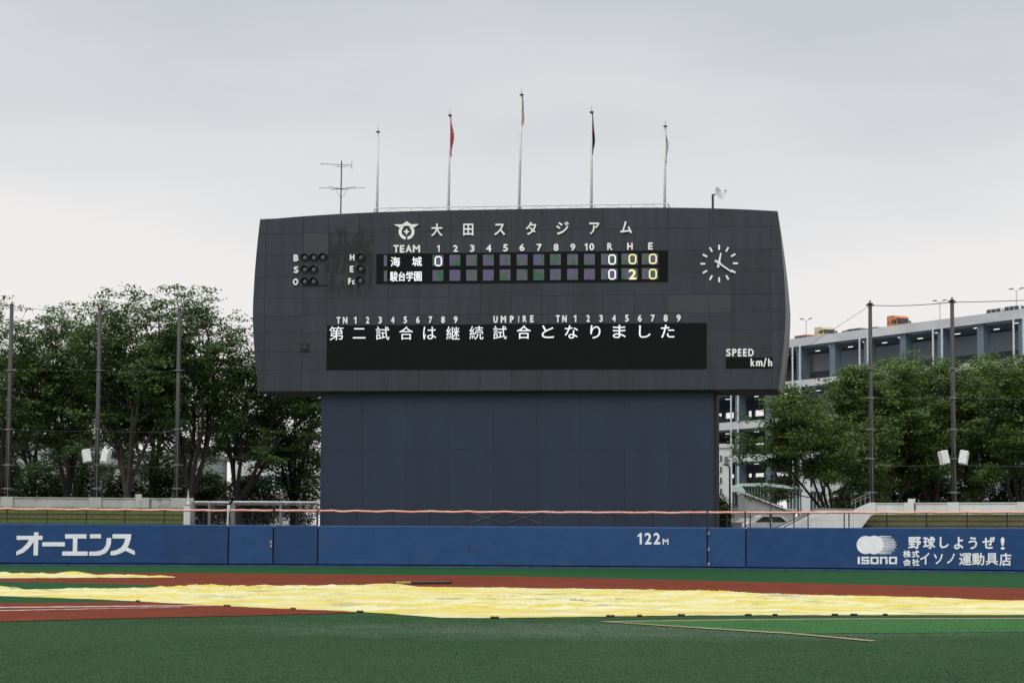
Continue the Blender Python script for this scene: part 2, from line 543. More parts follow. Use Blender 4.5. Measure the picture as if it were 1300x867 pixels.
# latches on the gates
for px, py in ((344, 688), (344, 693), (899.8, 677), (899.8, 697.5), (899.8, 716)):
    mb = MB()
    p = wl(px, py, 0)
    mb.cbox(p.x - .05, p.x + .05, p.y - .07, p.y + .02, p.z - .09, p.z + .09, .015)
    h = mb.build('latch', 'metal_pale', wall, world=False)
    mb = MB(); mb.tube([(p.x, p.y - .08, p.z - .07), (p.x, p.y - .12, p.z), (p.x, p.y - .08, p.z + .07)], .014, 5)
    mb.build('handle', 'metal_dark', h, world=False)

def zc(s, ox, oy):       # zoomed-crop coordinates -> photo pixels
    return lambda pts: [(ox + x / s, oy + y / s) for x, y in pts]
q = zc(4.3333, 0, 660)
OWENS = [
    [[(92, 86), (187, 86), (188, 67), (212, 67), (211.5, 86), (234, 86), (234, 108), (211, 108), (208, 194), (184, 194), (185.5, 120),
      (160, 152), (130, 178), (90, 194), (90, 172), (120, 156), (148, 128), (160, 108), (92, 108)]],
    [[(232, 121), (357, 121), (357, 144), (232, 144)]],
    [[(358, 77), (476, 77), (476, 101), (426, 101), (424, 172), (482, 172), (482, 195), (342, 195), (342, 172), (400, 172), (402, 101), (358, 101)]],
    [[(495, 77), (555, 77), (555, 100), (495, 100)],
     [(588, 98), (612, 98), (610, 130), (603, 152), (592, 170), (575, 184), (548, 194), (520, 195), (490, 195), (490, 173), (530, 172), (556, 166), (572, 155), (582, 138), (586, 120)]],
    [[(619, 77), (722, 77), (720, 100), (712, 128), (702, 150), (742, 170), (742, 192), (690, 168), (660, 184), (634, 192), (608, 193), (608, 172), (640, 165), (666, 150), (682, 128), (690, 101), (619, 101)]],
]
for g_ in OWENS:
    poly_letter([q(p) for p in g_], wl, 'white_vinyl', wall, depth=.02)
for ch, a, b, y0, y1 in (('1', 809.6, 815.6, 676.2, 690.6), ('2', 818.3, 827.4, 676.0, 690.8), ('2', 829.6, 838.4, 676.0, 690.8), ('M', 841.4, 848.8, 683.6, 691.2)):
    letter(ch, a, b, y0, y1, wl, 'white_vinyl', wall, 'numeral' if ch != 'M' else 'letter', .02, .034 if ch != 'M' else .012)
S7 = 5.909
def z7(x0, x1, y0, y1): return 1080 + x0 / S7, 1080 + x1 / S7, 670 + y0 / S7, 670 + y1 / S7
for ch, a, b, c, d in (('野', 432, 530, 66, 156), ('球', 543, 636, 64, 156), ('し', 668, 736, 66, 151), ('よ', 775, 846, 66, 160), ('う', 885, 950, 68, 160),
                       ('ぜ', 988, 1084, 66, 156), ('!', 1126, 1156, 70, 162)):
    letter(ch, *z7(a, b, c, d), wl, 'white_vinyl', wall, 'letter', .02, .028)
for ch, a, b, c, d in (('株', 393, 455, 168, 222), ('式', 460, 516, 168, 222), ('会', 394, 452, 231, 284), ('社', 460, 518, 231, 284),
                       ('イ', 520, 592, 185, 273), ('ソ', 624, 692, 194, 271), ('ノ', 722, 782, 192, 266), ('運', 814, 908, 188, 279), ('動', 912, 1004, 187, 279),
                       ('具', 1014, 1106, 188, 279), ('店', 1116, 1206, 188, 284)):
    letter(ch, *z7(a, b, c, d), wl, 'white_vinyl', wall, 'letter', .02, .018)
q7 = zc(S7, 1080, 670)
poly_letter([q7(circle(114, 127, 68))], wl, 'white_vinyl', wall, 'logo_ball', .03)
poly_letter([q7(circle(178, 127, 70))], wl, 'white_vinyl', wall, 'logo_trail', .02)
lines = []
for k in range(13):
    y = 62 + k * 10.8
    e = 348 - 0.010 * (y - 127) ** 2 - (12 if k % 2 else 0)
    lines.append([(215, y - 3.6), (e, y - 1.6), (e, y + 1.6), (215, y + 3.6)])
poly_letter([q7(p) for p in lines], wl, 'white_vinyl', wall, 'logo_speed_lines', .012)
poly_letter([q7(p) for p in [[(255, y + 3.2), (335, y + 2.2), (335, y + 8.6), (255, y + 7.6)] for y in (94.4, 116, 137.6)]], wl, 'lilac_vinyl', wall, 'logo_speed_lines', .012)
def rects(l): return [[(a, c), (b, c), (b, d), (a, d)] for a, b, c, d in l]
T_ = 13
for rr in ([(53, 70, 215, 270)],
           [(82, 140, 215, 228), (82, 96, 228.1, 236), (82, 140, 236.1, 249), (126, 140, 249.1, 257), (80, 140, 257.1, 270)],
           [(150, 210, 215, 228), (150, 164, 228.1, 257), (196, 210, 228.1, 257), (150, 210, 257.1, 270)],
           [(220, 275, 215, 228), (220, 235, 228.1, 270), (262, 277, 228.1, 270)],
           [(288, 348, 215, 228), (288, 302, 228.1, 257), (334, 348, 228.1, 257), (288, 348, 257.1, 270)]):
    poly_letter([q7(p) for p in rects(rr)], wl, 'white_vinyl', wall, 'letter', .02)

# ------------------------------------------------------------------ net fence on top of the wall
fence = thing('net_fence', 'low black net fence with wrapped orange top tube above the blue outfield wall', 'fence', (c0[0], c0[1], WALLH))
POSTS = [-142, -92, -42, 8, 59, 109, 158, 208, 258, 290.5, 320, 347, 376, 403, 410, 452, 499, 546, 593.5, 641, 689, 736, 780, 828.5, 877, 898, 923, 946, 952.5, 978,
         1008, 1026, 1072, 1078, 1126, 1176.5, 1228, 1279, 1332, 1386, 1442]
FB, FT = .14, 3.22
for px in POSTS:
    x, y = wall_xy(px, FB)
    mb = MB(); mb.tube([(x, y, 2.40), (x, y, FT)], .044 if px in (347, 898, 946, 403) else .036, 6)
    if px in (347, 898, 946, 403):
        mb.tube([(x, y, FT), (x, y, FT + .1)], .032, 6)
    mb.build('post', 'fence_black', fence)
for a, b in zip(POSTS[:-1], POSTS[1:]):
    mb = MB()
    x0, y0 = wall_xy(a, FB); x1, y1 = wall_xy(b, FB)
    ln = math.hypot(x1 - x0, y1 - y0)
    n = max(2, int(ln / .14))
    for k in range(1, n):
        t = k / n
        x, y = x0 + (x1 - x0) * t, y0 + (y1 - y0) * t
        mb.tube([(x, y, 2.42), (x, y, FT)], .0022, 3, False)
    for k in range(1, 6):
        z = 2.42 + k * .135
        mb.tube([(x0, y0, z), (x1, y1, z)], .0045 if k == 3 else .0022, 3, False)
    mb.build('net', 'net_wire', fence)
rnd = random.Random(3)
for a, b in ((-290, 287.5), (292.3, 346), (349, 402.5), (404.5, 897), (899.2, 945), (947, 1590)):
    pts, rs = [], []
    n = int((b - a) / 4) + 2
    for i in range(n):
        px = a + (b - a) * i / (n - 1)
        x, y = wall_xy(px, FB)
        near = min(POSTS, key=lambda p: abs(p - px))
        dd = abs(near - px)
        nb = sorted(POSTS, key=lambda p: abs(p - px))[1]
        t = dd / max(1, abs(nb - near))
        sag = -.035 * math.sin(math.pi * min(1, t)) * (1 if abs(nb - near) > 30 else .3)
        pts.append((x, y + .02 * noise.noise((px * .12, 3, 0)), FT + .06 + sag + .022 * noise.noise((px * .07, 0, 0))))
        rs.append(.066 + .022 * noise.noise((px * .23, 9, 0)))
    mb = MB(); mb.tube(pts, rs, 8)
    mb.build('top_tube', 'tube_orange', fence, smooth=True)

# ------------------------------------------------------------------ scoreboard
BOARD_ROT, BOARD_D = R(-8.5), 143.0
bc = at_depth(659, HORIZON, BOARD_D)
board = thing('scoreboard', 'huge dark grey stadium scoreboard on a navy base with clock and lit Japanese message', 'scoreboard', (bc.x, bc.y, 0), BOARD_ROT)
BI = INV[board.name]
BO = BI @ CAM0
BR3 = BI.to_3x3()
def bpx(px, py, y=0.0):
    """photo pixel -> local (u, z) on the plane local y"""
    d = BR3 @ ray(px, py)
    t = (y - BO.y) / d.y
    p = BO + d * t
    return p.x, p.z
def bl(px, py, off):
    u, z = bpx(px, py, -off)
    return Vector((u, -off, z))
material('clad', (.031, .0365, .0455), .6, (.024, .028, .0355), .8, (3.0, 1, .25), 6, .6, rand=.12, ref=board, spec=.4)
material('clad_light', (.043, .046, .051), .55, (.034, .037, .042), .8, (2.2, 1, .35), 5, .9, ref=board, spec=.4)
material('housing', (.20, .20, .19), .6, (.10, .10, .095), .7, (1, 1, .3))
material('soffit', (.05, .048, .043), .8, (.035, .034, .03), .8)
material('seam_dark', (.016, .016, .018), .8)
material('base_navy', (.0215, .034, .057), .6, (.0185, .029, .049), .5, (2, 1, .3), 5, .8, rand=.04, ref=board, spec=.3)
material('base_side', (.030, .034, .042), .7, (.022, .025, .03), .6)
material('screen_black', (.007, .008, .0085), .6, spec=.1)
material('sign_white', (.86, .855, .83), .5, (.78, .775, .75), 1.5)
material('led_white', (.2, .2, .2), .5, emit=(.92, .97, 1.0), estr=.92)
material('led_yellow', (.2, .2, .1), .5, emit=(1.0, .98, .45), estr=.85)
material('lamp_black', (.008, .008, .008), .6)
material('lamp_lens', (.17, .17, .165), .3, (.12, .12, .115), 6)
material('rail_white', (.62, .62, .60), .5)
material('pole_white', (.66, .66, .64), .45, (.56, .56, .54), 2)

# water stains running down round the count lamps
def add_stains(m):
    t = m.node_tree; N = t.nodes.new
    b = t.nodes['Principled BSDF']
    src = b.inputs['Base Color'].links[0].from_socket
    tc = N('ShaderNodeTexCoord'); tc.object = board
    sp = N('ShaderNodeSeparateXYZ'); t.links.new(tc.outputs['Object'], sp.inputs[0])
    u0, z0 = bpx(410, 374); u1, z1 = bpx(472, 288)
    def band(o, lo, hi, s):
        a = N('ShaderNodeMapRange'); a.interpolation_type = 'SMOOTHSTEP'
        a.inputs['From Min'].default_value, a.inputs['From Max'].default_value = lo - s, lo + s
        t.links.new(o, a.inputs[0])
        c = N('ShaderNodeMapRange'); c.interpolation_type = 'SMOOTHSTEP'
        c.inputs['From Min'].default_value, c.inputs['From Max'].default_value = hi + s, hi - s
        t.links.new(o, c.inputs[0])
        mm = N('ShaderNodeMath'); mm.operation = 'MULTIPLY'
        t.links.new(a.outputs[0], mm.inputs[0]); t.links.new(c.outputs[0], mm.inputs[1])
        return mm.outputs[0]
    bu, bz = band(sp.outputs[0], u0 + .2, u1, .35), band(sp.outputs[2], z0 + .3, z1 - .3, .7)
    def nz(s, sx, sz, lo, hi):
        mp = N('ShaderNodeMapping'); mp.inputs['Scale'].default_value = (sx, 1, sz)
        t.links.new(tc.outputs['Object'], mp.inputs[0])
        n = N('ShaderNodeTexNoise'); n.inputs['Scale'].default_value = s; n.inputs['Detail'].default_value = 3
        t.links.new(mp.outputs[0], n.inputs['Vector'])
        r = N('ShaderNodeMapRange'); r.inputs['From Min'].default_value, r.inputs['From Max'].default_value = lo, hi
        t.links.new(n.outputs['Fac'], r.inputs[0])
        return r.outputs[0]
    s1, s2 = nz(1.0, 4.5, .6, .43, .49), nz(.8, 1.0, 1.5, .40, .46)
    def mul(a, b_):
        mm = N('ShaderNodeMath'); mm.operation = 'MULTIPLY'; mm.use_clamp = True
        t.links.new(a, mm.inputs[0]); t.links.new(b_, mm.inputs[1])
        return mm.outputs[0]
    f = mul(mul(bu, bz), mul(s1, s2))
    bo = N('ShaderNodeMath'); bo.operation = 'MULTIPLY'; bo.inputs[1].default_value = 2.2; bo.use_clamp = True
    t.links.new(f, bo.inputs[0]); f = bo.outputs[0]
    mx = N('ShaderNodeMix'); mx.data_type = 'RGBA'
    k = N('ShaderNodeMath'); k.operation = 'MULTIPLY'; k.inputs[1].default_value = .92
    t.links.new(f, k.inputs[0])
    t.links.new(k.outputs[0], mx.inputs['Factor'])
    t.links.new(src, mx.inputs['A']); mx.inputs['B'].default_value = (.010, .010, .011, 1)
    t.links.new(mx.outputs['Result'], b.inputs['Base Color'])
add_stains(MATS['clad'])

ZT = bpx(659, 265.6)[1]
ZB = bpx(659, 495.4)[1]
ZM = bpx(659, 394)[1]
UT, UM, UB = 15.78, 16.36, 15.98
# fit the half widths to the outline seen in the photograph
UL = {k: bpx(x, y)[0] for k, x, y in (('t', 331, 277), ('m', 321, 395), ('b', 328.5, 495))}
UR = {k: bpx(x, y)[0] for k, x, y in (('t', 986, 268), ('m', 997.2, 394), ('b', 988, 494.5))}
def edge_u(z, E):
    if z >= ZM:
        t = min(1, (z - ZM) / (ZT - ZM)); return E['m'] + (E['t'] - E['m']) * t ** 1.7
    t = (ZM - z) / (ZM - ZB); return E['m'] + (E['b'] - E['m']) * t ** 1.7
def top_z(u): return ZT - .37 * (abs(u) / 15.7) ** 3.4
ROWS = [bpx(659, y)[1] for y in (265.6, 292.5, 320.5, 348.5, 376, 399, 421, 444.5, 468, 495.4)]
COLS = [bpx(x, 390)[0] for x in (336, 384, 416, 454.5, 493, 532, 571, 610, 649, 688, 727, 766, 805, 848, 900, 928.5, 979.5)]
SEAM = .016
NS = 5
def cell_outline(r, c):
    z1, z0 = ROWS[r] - (SEAM / 2 if r else 0), ROWS[r + 1] + SEAM / 2
    ul = (lambda z: edge_u(z, UL)) if c == 0 else (lambda z: COLS[c - 1] + SEAM / 2)
    ur = (lambda z: edge_u(z, UR)) if c == len(COLS) else (lambda z: COLS[c] - SEAM / 2)
    pts = []
    for k in range(NS):                                  # bottom edge to right edge to top to left
        pass
    zs = [z0 + (z1 - z0) * k / (NS - 1) for k in range(NS)]
    pts += [(ul(z0), z0), (ur(z0), z0)]
    if c == len(COLS): pts += [(ur(z), z) for z in zs[1:-1]]
    tz = (lambda u: top_z(u)) if r == 0 else (lambda u: z1)
    a, b = ur(z1), ul(z1)
    if r == 0:
        a, b = ur(tz(a)), ul(tz(b))
        pts += [(a + (b - a) * k / 4, tz(a + (b - a) * k / 4)) for k in range(5)]
    else:
        pts += [(a, z1), (b, z1)]
    if c == 0: pts += [(ul(z), z) for z in zs[-2:0:-1]]
    return pts
for r in range(9):
    for c in range(len(COLS) + 1):
        o = cell_outline(r, c)
        dy = random.Random(r * 50 + c).uniform(-.008, .008)
        mb = MB()
        mb.prism([(u, dy, z) for u, z in o], [(u, .06, z) for u, z in o])
        light = (r, c) in ((1, 2), (4, 15), (4, 14))
        mb.build('cladding_panel', 'clad_light' if light else 'clad', board, world=False)
# housing behind the cladding: outline lofted backwards
outl = []
n = 24
for k in range(n): z = ZB + (top_z(15.7) - ZB) * k / n; outl.append((edge_u(z, UR) - .004, z))
for k in range(n):
    a, b = edge_u(top_z(15.7), UR), edge_u(top_z(15.7), UL)
    u = a + (b - a) * k / n; outl.append((u, top_z(u) - .004))
for k in range(n): z = top_z(15.7) + (ZB - top_z(15.7)) * k / n; outl.append((edge_u(z, UL) + .004, z))
for k in range(n):
    a, b = edge_u(ZB, UL), edge_u(ZB, UR); outl.append((a + (b - a) * k / n, ZB))
def hdepth(z): 
    t = min(1, max(0, (ZT - z) / (ZT - ZM)))
    return .35 + 4.6 * t ** 1.15
mb = MB()
m = len(outl)
front = [(u, .055, z) for u, z in outl]
def splay(u, z):
    t = min(1, max(0, (ZT - z) / (ZT - ZM)))
    return u + (.16 * t if u > 0 else -.05 * t) * (abs(u) > 15)
back = [(splay(u, z), hdepth(z), z + .0) for u, z in outl]
mb.add(front + back, [tuple(range(m))[::-1], tuple(range(m, 2 * m))] + [(k, (k + 1) % m, m + (k + 1) % m, m + k) for k in range(m)])
mb.build('housing', 'housing', board, world=False)
# dark underside lip and edge trim
a, b = edge_u(ZB, UL), edge_u(ZB, UR)
mb = MB(); mb.box(a + .1, b - .1, .10, 4.9, ZB - .06, ZB - .003); mb.build('soffit', 'soffit', board, world=False)
# roof block carrying the poles
mb = MB(); mb.box(-13.2, 13.2, .36, 5.2, ZB + .3, ZT - .75); mb.build('plant_room', 'housing', board, world=False)
ROOFZ = ZT - .75

# navy base
ua, ub = bpx(407.2, 560, .5)[0], bpx(905.8, 560, .5)[0]
mb = MB(); mb.box(ua + .01, ub - .01, .56, 6.5, 0, ZB - .06); mb.build('base_wall', 'base_side', board, world=False)
nc, brow = 9, [0, 3.6, 7.2, ZB - .062]
for i in range(nc):
    for j in range(3):
        g = .004
        x0, x1 = ua + (ub - ua) * i / nc + g, ua + (ub - ua) * (i + 1) / nc - g
        mb = MB(); mb.box(x0, x1, .5, .558, brow[j] + g, brow[j + 1] - g); mb.build('base_panel', 'base_navy', board, world=False)
# corner post and pipe on the right side of the base
mb = MB(); mb.tube([(ub + .12, .9, 0), (ub + .12, .9, ZB - .07)], .06, 6); mb.build('downpipe', 'metal_dark', board, world=False)
# cross braces low on the base
mb = MB()
for x0, x1 in ((593.5, 641), (641, 689)):
    for ya, yb in ((650, 664), (664, 650)):
        p, q_ = bpx(x0 + 2, ya, .45), bpx(x1 - 2, yb, .45)
        mb.tube([(p[0], .45, p[1]), (q_[0], .45, q_[1])], .012, 4)
mb.build('cable_brace', 'metal_grey', board, world=False)

# title, headings
Z3 = lambda a, b, c, d: (460 + a / 6.5, 460 + b / 6.5, 270 + c / 6.5, 270 + d / 6.5)
Z4 = lambda a, b, c, d: (660 + a / 6.5, 660 + b / 6.5, 270 + c / 6.5, 270 + d / 6.5)
Z5 = lambda a, b, c, d: (400 + a / 5, 400 + b / 5, 380 + c / 5, 380 + d / 5)
Z6 = lambda a, b, c, d: (650 + a / 5, 650 + b / 5, 380 + c / 5, 380 + d / 5)
Z1 = lambda a, b, c, d: (310 + a / 3.3333, 310 + b / 3.3333, 250 + c / 3.3333, 250 + d / 3.3333)
Z2 = lambda a, b, c, d: (660 + a / 3.3333, 660 + b / 3.3333, 250 + c / 3.3333, 250 + d / 3.3333)
def sign(Z, items, bold=.03):
    for ch, a, b, c, d in items:
        letter(ch, *Z(a, b, c, d), bl, 'sign_white', board, 'numeral' if ch.isdigit() else 'letter', .06, bold, .012)
sign(Z3, (('大', 568, 663, 90, 195), ('田', 832, 917, 92, 190), ('ス', 1088, 1178, 92, 188)), .022)
sign(Z4, (('タ', 48, 137, 78, 185), ('ジ', 300, 405, 75, 182), ('ア', 572, 658, 82, 180), ('ム', 828, 925, 72, 172)), .022)
sign(Z3, (('T', 255, 303, 268, 331), ('E', 309, 349, 268, 331), ('A', 357, 409, 267, 330), ('M', 416, 477, 267, 330),
          ('1', 614, 644, 268, 325), ('2', 748, 790, 268, 325), ('3', 887, 927, 265, 325), ('4', 1020, 1066, 263, 325), ('5', 1160, 1203, 260, 322)))
sign(Z4, (('6', -4, 40, 258, 318), ('7', 138, 182, 258, 318), ('8', 278, 320, 257, 317), ('9', 416, 458, 255, 316), ('1', 538, 558, 253, 313), ('0', 572, 614, 253, 313),
          ('R', 720, 765, 250, 311), ('H', 885, 932, 248, 309), ('E', 1058, 1098, 247, 307)))
sign(Z5, [('T', 135, 162, 112, 156), ('N', 176, 206, 111, 156)] + [(str(k + 1), 242 + 79.7 * k + (4 if k == 0 else 0), 265 + 80 * k, 110 - k * .4, 155 - k * .4) for k in range(9)])
sign(Z5, (('U', 1132, 1160, 105, 151), ('M', 1178, 1213, 104, 150), ('P', 1236, 1262, 104, 150), ('I', 1289, 1296, 103, 149)))
sign(Z6, [('R', 68, 93, 102, 147), ('E', 115, 138, 101, 147), ('T', 278, 305, 100, 147), ('N', 318, 348, 100, 147)] +
     [(str(k + 1), 390 + 81.7 * k, 412 + 82.5 * k, 99 - k * .35, 145 - k * .35) for k in range(9)])
sign(Z2, (('S', 872, 893, 642, 675), ('P', 898, 917, 642, 675), ('E', 922, 938, 642, 675), ('E', 944, 961, 642, 675), ('D', 966, 990, 642, 675),
          ('k', 976, 994, 683, 717), ('m', 999, 1027, 692, 717), ('/', 1030, 1044, 681, 719), ('h', 1050, 1068, 683, 717)))
sign(Z1, (('B', 209, 230, 244, 273), ('S', 209, 230, 294, 323), ('O', 206, 229, 345, 374), ('H', 447, 467, 243, 270), ('E', 447, 464, 292, 320), ('F', 440, 453, 344, 371), ('c', 456, 468, 352, 371)))

# ward crest: spread wings over a ring with a four-point star
qe = zc(6.5, 460, 270)
wings = [(258, 98), (330, 97), (366, 72), (402, 97), (470, 95), (428, 122), (404, 118), (366, 108), (328, 118), (306, 124)]
ring = []
N_ = 40
for (a0, a1) in ((-232, -268 + 360 - 360),):
    pass
ro, ri, cxx, cyy = 65, 41, 365, 158
def arc(cx, cy, r, a0, a1, n=24): return [(cx + r * math.cos(R(a0 + (a1 - a0) * k / n)), cy + r * math.sin(R(a0 + (a1 - a0) * k / n))) for k in range(n + 1)]
ringL = arc(cxx, cyy, ro, 96, 234) + arc(cxx, cyy, ri, 234, 100)
ringR = arc(cxx, cyy, ro, 84, -54) + arc(cxx, cyy, ri, -54, 80)
star = []
for k in range(8):
    rr = 29 if k % 2 == 0 else 12
    star.append((cxx + rr * math.cos(R(k * 45)), cyy + rr * math.sin(R(k * 45))))
poly_letter([qe(wings)], bl, 'sign_white', board, 'crest_wings', .07, .012)
poly_letter([qe(ringL), qe(ringR)], bl, 'sign_white', board, 'crest_ring', .06, .012)
poly_letter([qe(star)], bl, 'sign_white', board, 'crest_star', .06, .012)

# score screen and message screen
def screen(corners, name, lift=.05):
    mb = MB(); mb.prism([bl(x, y, lift) for x, y in corners], [bl(x, y, .010) for x, y in corners])
    return mb.build(name, 'screen_black', board, world=False)
s1 = screen([(477.8, 360.0), (477.8, 322.6), (847.8, 318.3), (847.8, 357.2)], 'score_screen')
s2 = screen([(414.2, 469.2), (415.2, 413.2), (897, 409.8), (897, 467.8)], 'message_screen')
s3 = screen([(921.5, 467.6), (921.5, 454.2), (981, 453.6), (981, 467.2)], 'speed_screen', .03)
# LED modules
def led_mat():
    m = bpy.data.materials.new('led_module'); m.use_nodes = True
    t = m.node_tree; N = t.nodes.new; b = t.nodes['Principled BSDF']
    tc = N('ShaderNodeTexCoord'); tc.object = board
    mp = N('ShaderNodeMapping'); mp.inputs['Rotation'].default_value = (0, R(38), 0); mp.inputs['Scale'].default_value = (1.3, 1, .75)
    t.links.new(tc.outputs['Object'], mp.inputs[0])
    oi = N('ShaderNodeObjectInfo')
    ad = N('ShaderNodeVectorMath'); ad.operation = 'ADD'
    t.links.new(mp.outputs[0], ad.inputs[0])
    cb = N('ShaderNodeCombineXYZ'); t.links.new(oi.outputs['Random'], cb.inputs[1])
    t.links.new(cb.outputs[0], ad.inputs[1])
    n = N('ShaderNodeTexNoise'); n.inputs['Scale'].default_value = 1.9; n.inputs['Detail'].default_value = 1
    t.links.new(ad.outputs[0], n.inputs['Vector'])
    r = N('ShaderNodeValToRGB'); e = r.color_ramp.elements
    e[0].position, e[0].color = .36, (.030, .105, .058, 1)
    e[1].position, e[1].color = .64, (.105, .080, .200, 1)
    x = r.color_ramp.elements.new(.5); x.color = (.10, .10, .115, 1)
    t.links.new(n.outputs['Fac'], r.inputs[0]); t.links.new(r.outputs[0], b.inputs['Base Color'])
    b.inputs['Roughness'].default_value = .5
    MATS['led_module'] = m
led_mat()
CX10 = [556, 577.5, 598.8, 620, 641.2, 662.8, 684, 705.2, 726.9, 748.3]
def cellat(xc, wd, row):
    t = (xc - 478) / (848 - 478)
    y0 = (324.2 - t * 1.4 * 2) if row == 0 else (343.5 - t * 1.9)
    y0 = [324.3, 343.6][row] - t * [2.5, 3.2][row]
    hgt = 13.9
    c = [(xc - wd / 2, y0 + hgt), (xc - wd / 2, y0), (xc + wd / 2, y0), (xc + wd / 2, y0 + hgt)]
    mb = MB(); mb.prism([bl(x, y, .062) for x, y in c], [bl(x, y, .051) for x, y in c])
    return mb.build('led_module', 'led_module', s1, world=False)
for row in (0, 1):
    for xc in CX10: cellat(xc, 13.7, row)
    for xc in (773.5, 799.4, 825.2): cellat(xc, 20.8, row)
    cellat(489.3, 4.1, row)
def lit(par, Z, items, mat='led_white', bold=.01, off=.064):
    for ch, a, b, c, d in items:
        letter(ch, *Z(a, b, c, d), bl, mat, par, 'lit_character', .012, bold, off)
lit(s1, Z3, (('海', 233, 312, 365, 446), ('城', 410, 492, 364, 443), ('駿', 228, 293, 485, 568), ('台', 298, 356, 488, 566), ('学', 361, 422, 485, 566), ('園', 428, 490, 487, 566)), 'led_white', .012)
def zero(par, Z, a, b, c, d, mat):
    t = 11; k = 16
    x = zc(6.5, 460 if Z is Z3 else 660, 270)
    o = [(a + k, c), (b - k, c), (b, c + k), (b, d - k), (b - k, d), (a + k, d), (a, d - k), (a, c + k)]
    k2 = 9
    a2, b2, c2, d2 = a + t, b - t, c + t, d - t
    i = [(a2 + k2, c2), (b2 - k2, c2), (b2, c2 + k2), (b2, d2 - k2), (b2 - k2, d2), (a2 + k2, d2), (a2, d2 - k2), (a2, c2 + k2)]
    mb = MB()
    for j in range(8):
        qd = x([o[j], o[(j + 1) % 8], i[(j + 1) % 8], i[j]])
        mb.prism([bl(*p, .078) for p in qd], [bl(*p, .063) for p in qd])
    mb.build('lit_character', mat, par, world=False)
zero(s1, Z3, 596, 658, 359, 443, 'led_white')
zero(s1, Z4, 730, 793, 345, 430, 'led_white'); zero(s1, Z4, 897, 962, 342, 426, 'led_yellow'); zero(s1, Z4, 1065, 1130, 340, 425, 'led_yellow')
zero(s1, Z4, 730, 793, 468, 553, 'led_white'); zero(s1, Z4, 1065, 1130, 465, 550, 'led_yellow')
lit(s1, Z4, (('2', 897, 962, 467, 552),), 'led_yellow', .03)
lit(s2, Z5, (('第', 90, 181, 172, 259), ('二', 240, 320, 183, 248), ('試', 385, 471, 172, 257), ('合', 534, 622, 172, 256), ('は', 686, 768, 174, 254), ('継', 832, 917, 172, 255),
             ('続', 980, 1068, 170, 255), ('試', 1130, 1216, 168, 253)), 'led_white', 0)
lit(s2, Z6, (('合', 30, 120, 165, 251), ('と', 188, 266, 166, 246), ('な', 335, 419, 165, 249), ('り', 497, 562, 165, 249), ('ま', 640, 722, 162, 246), ('し', 806, 880, 166, 244), ('た', 945, 1031, 162, 244)), 'led_white', .006)

# count lamps with hoods
def lamp(zx, zy):
    px, py = 310 + zx / 3.3333, 250 + zy / 3.3333
    u, z = bpx(px, py)
    r = .19
    mb = MB()
    n = 12
    vs, fs = [], []
    for ring_, (rr, y) in enumerate(((r, -.01), (r * .97, -.10), (r * .8, -.16), (r * .4, -.2))):
        for k in range(n): vs.append((u + rr * math.cos(2 * math.pi * k / n), y, z - .03 + rr * math.sin(2 * math.pi * k / n)))
    for j in range(3):
        fs += [(j * n + k, j * n + (k + 1) % n, (j + 1) * n + (k + 1) % n, (j + 1) * n + k) for k in range(n)]
    fs.append(tuple(range(3 * n, 4 * n)))
    mb.add(vs, fs)
    o = mb.build('count_lamp', 'lamp_lens', board, world=False, smooth=True)
    mb = MB(); vs, fs = [], []                         # hood: half tube over the lens
    n2 = 11
    for y, lowf in ((-.005, 0.0), (-.38, 0.0)):
        for rr in (r * 1.18, r * 1.30):
            for k in range(n2):
                t = R(-25) + R(230) * k / (n2 - 1)
                vs.append((u + rr * math.cos(t), y * .85, z - .03 + rr * math.sin(t)))
    for k in range(n2 - 1):
        fs += [(k, k + 1, 2 * n2 + k + 1, 2 * n2 + k), (n2 + k, 3 * n2 + k, 3 * n2 + k + 1, n2 + k + 1), (2 * n2 + k, 2 * n2 + k + 1, 3 * n2 + k + 1, 3 * n2 + k)]
    mb.add(vs, fs)
    mb.build('hood', 'lamp_black', o, world=False)
for p in ((259, 256), (297, 256), (335, 254), (259, 306), (296, 306), (259, 357), (296, 357), (495, 255), (495, 304), (493, 353)):
    lamp(*p)
# lamp box frame
fr = [(247, 372), (352, 371)]
mb = MB()
(ax, az), (bx_, bz) = bpx(310 + 247 / 3.3333, 250 + 373 / 3.3333), bpx(310 + 352 / 3.3333, 250 + 373 / 3.3333)
mb.box(ax, bx_, -.05, .0, az - .03, az + .01); mb.build('lamp_box_edge', 'seam_dark', board, world=False)
# small camera hatch lower left
u, z = bpx(386.5, 441)
mb = MB()
mb.box(u - .28, u + .28, -.05, .0, z - .28, z + .28); hb = mb.build('hatch', 'seam_dark', board, world=False)
mb = MB(); mb.tube([(u + .05, -.05, z - .03), (u + .05, -.16, z - .03)], .10, 10); mb.build('lens', 'clad_light', hb, world=False)

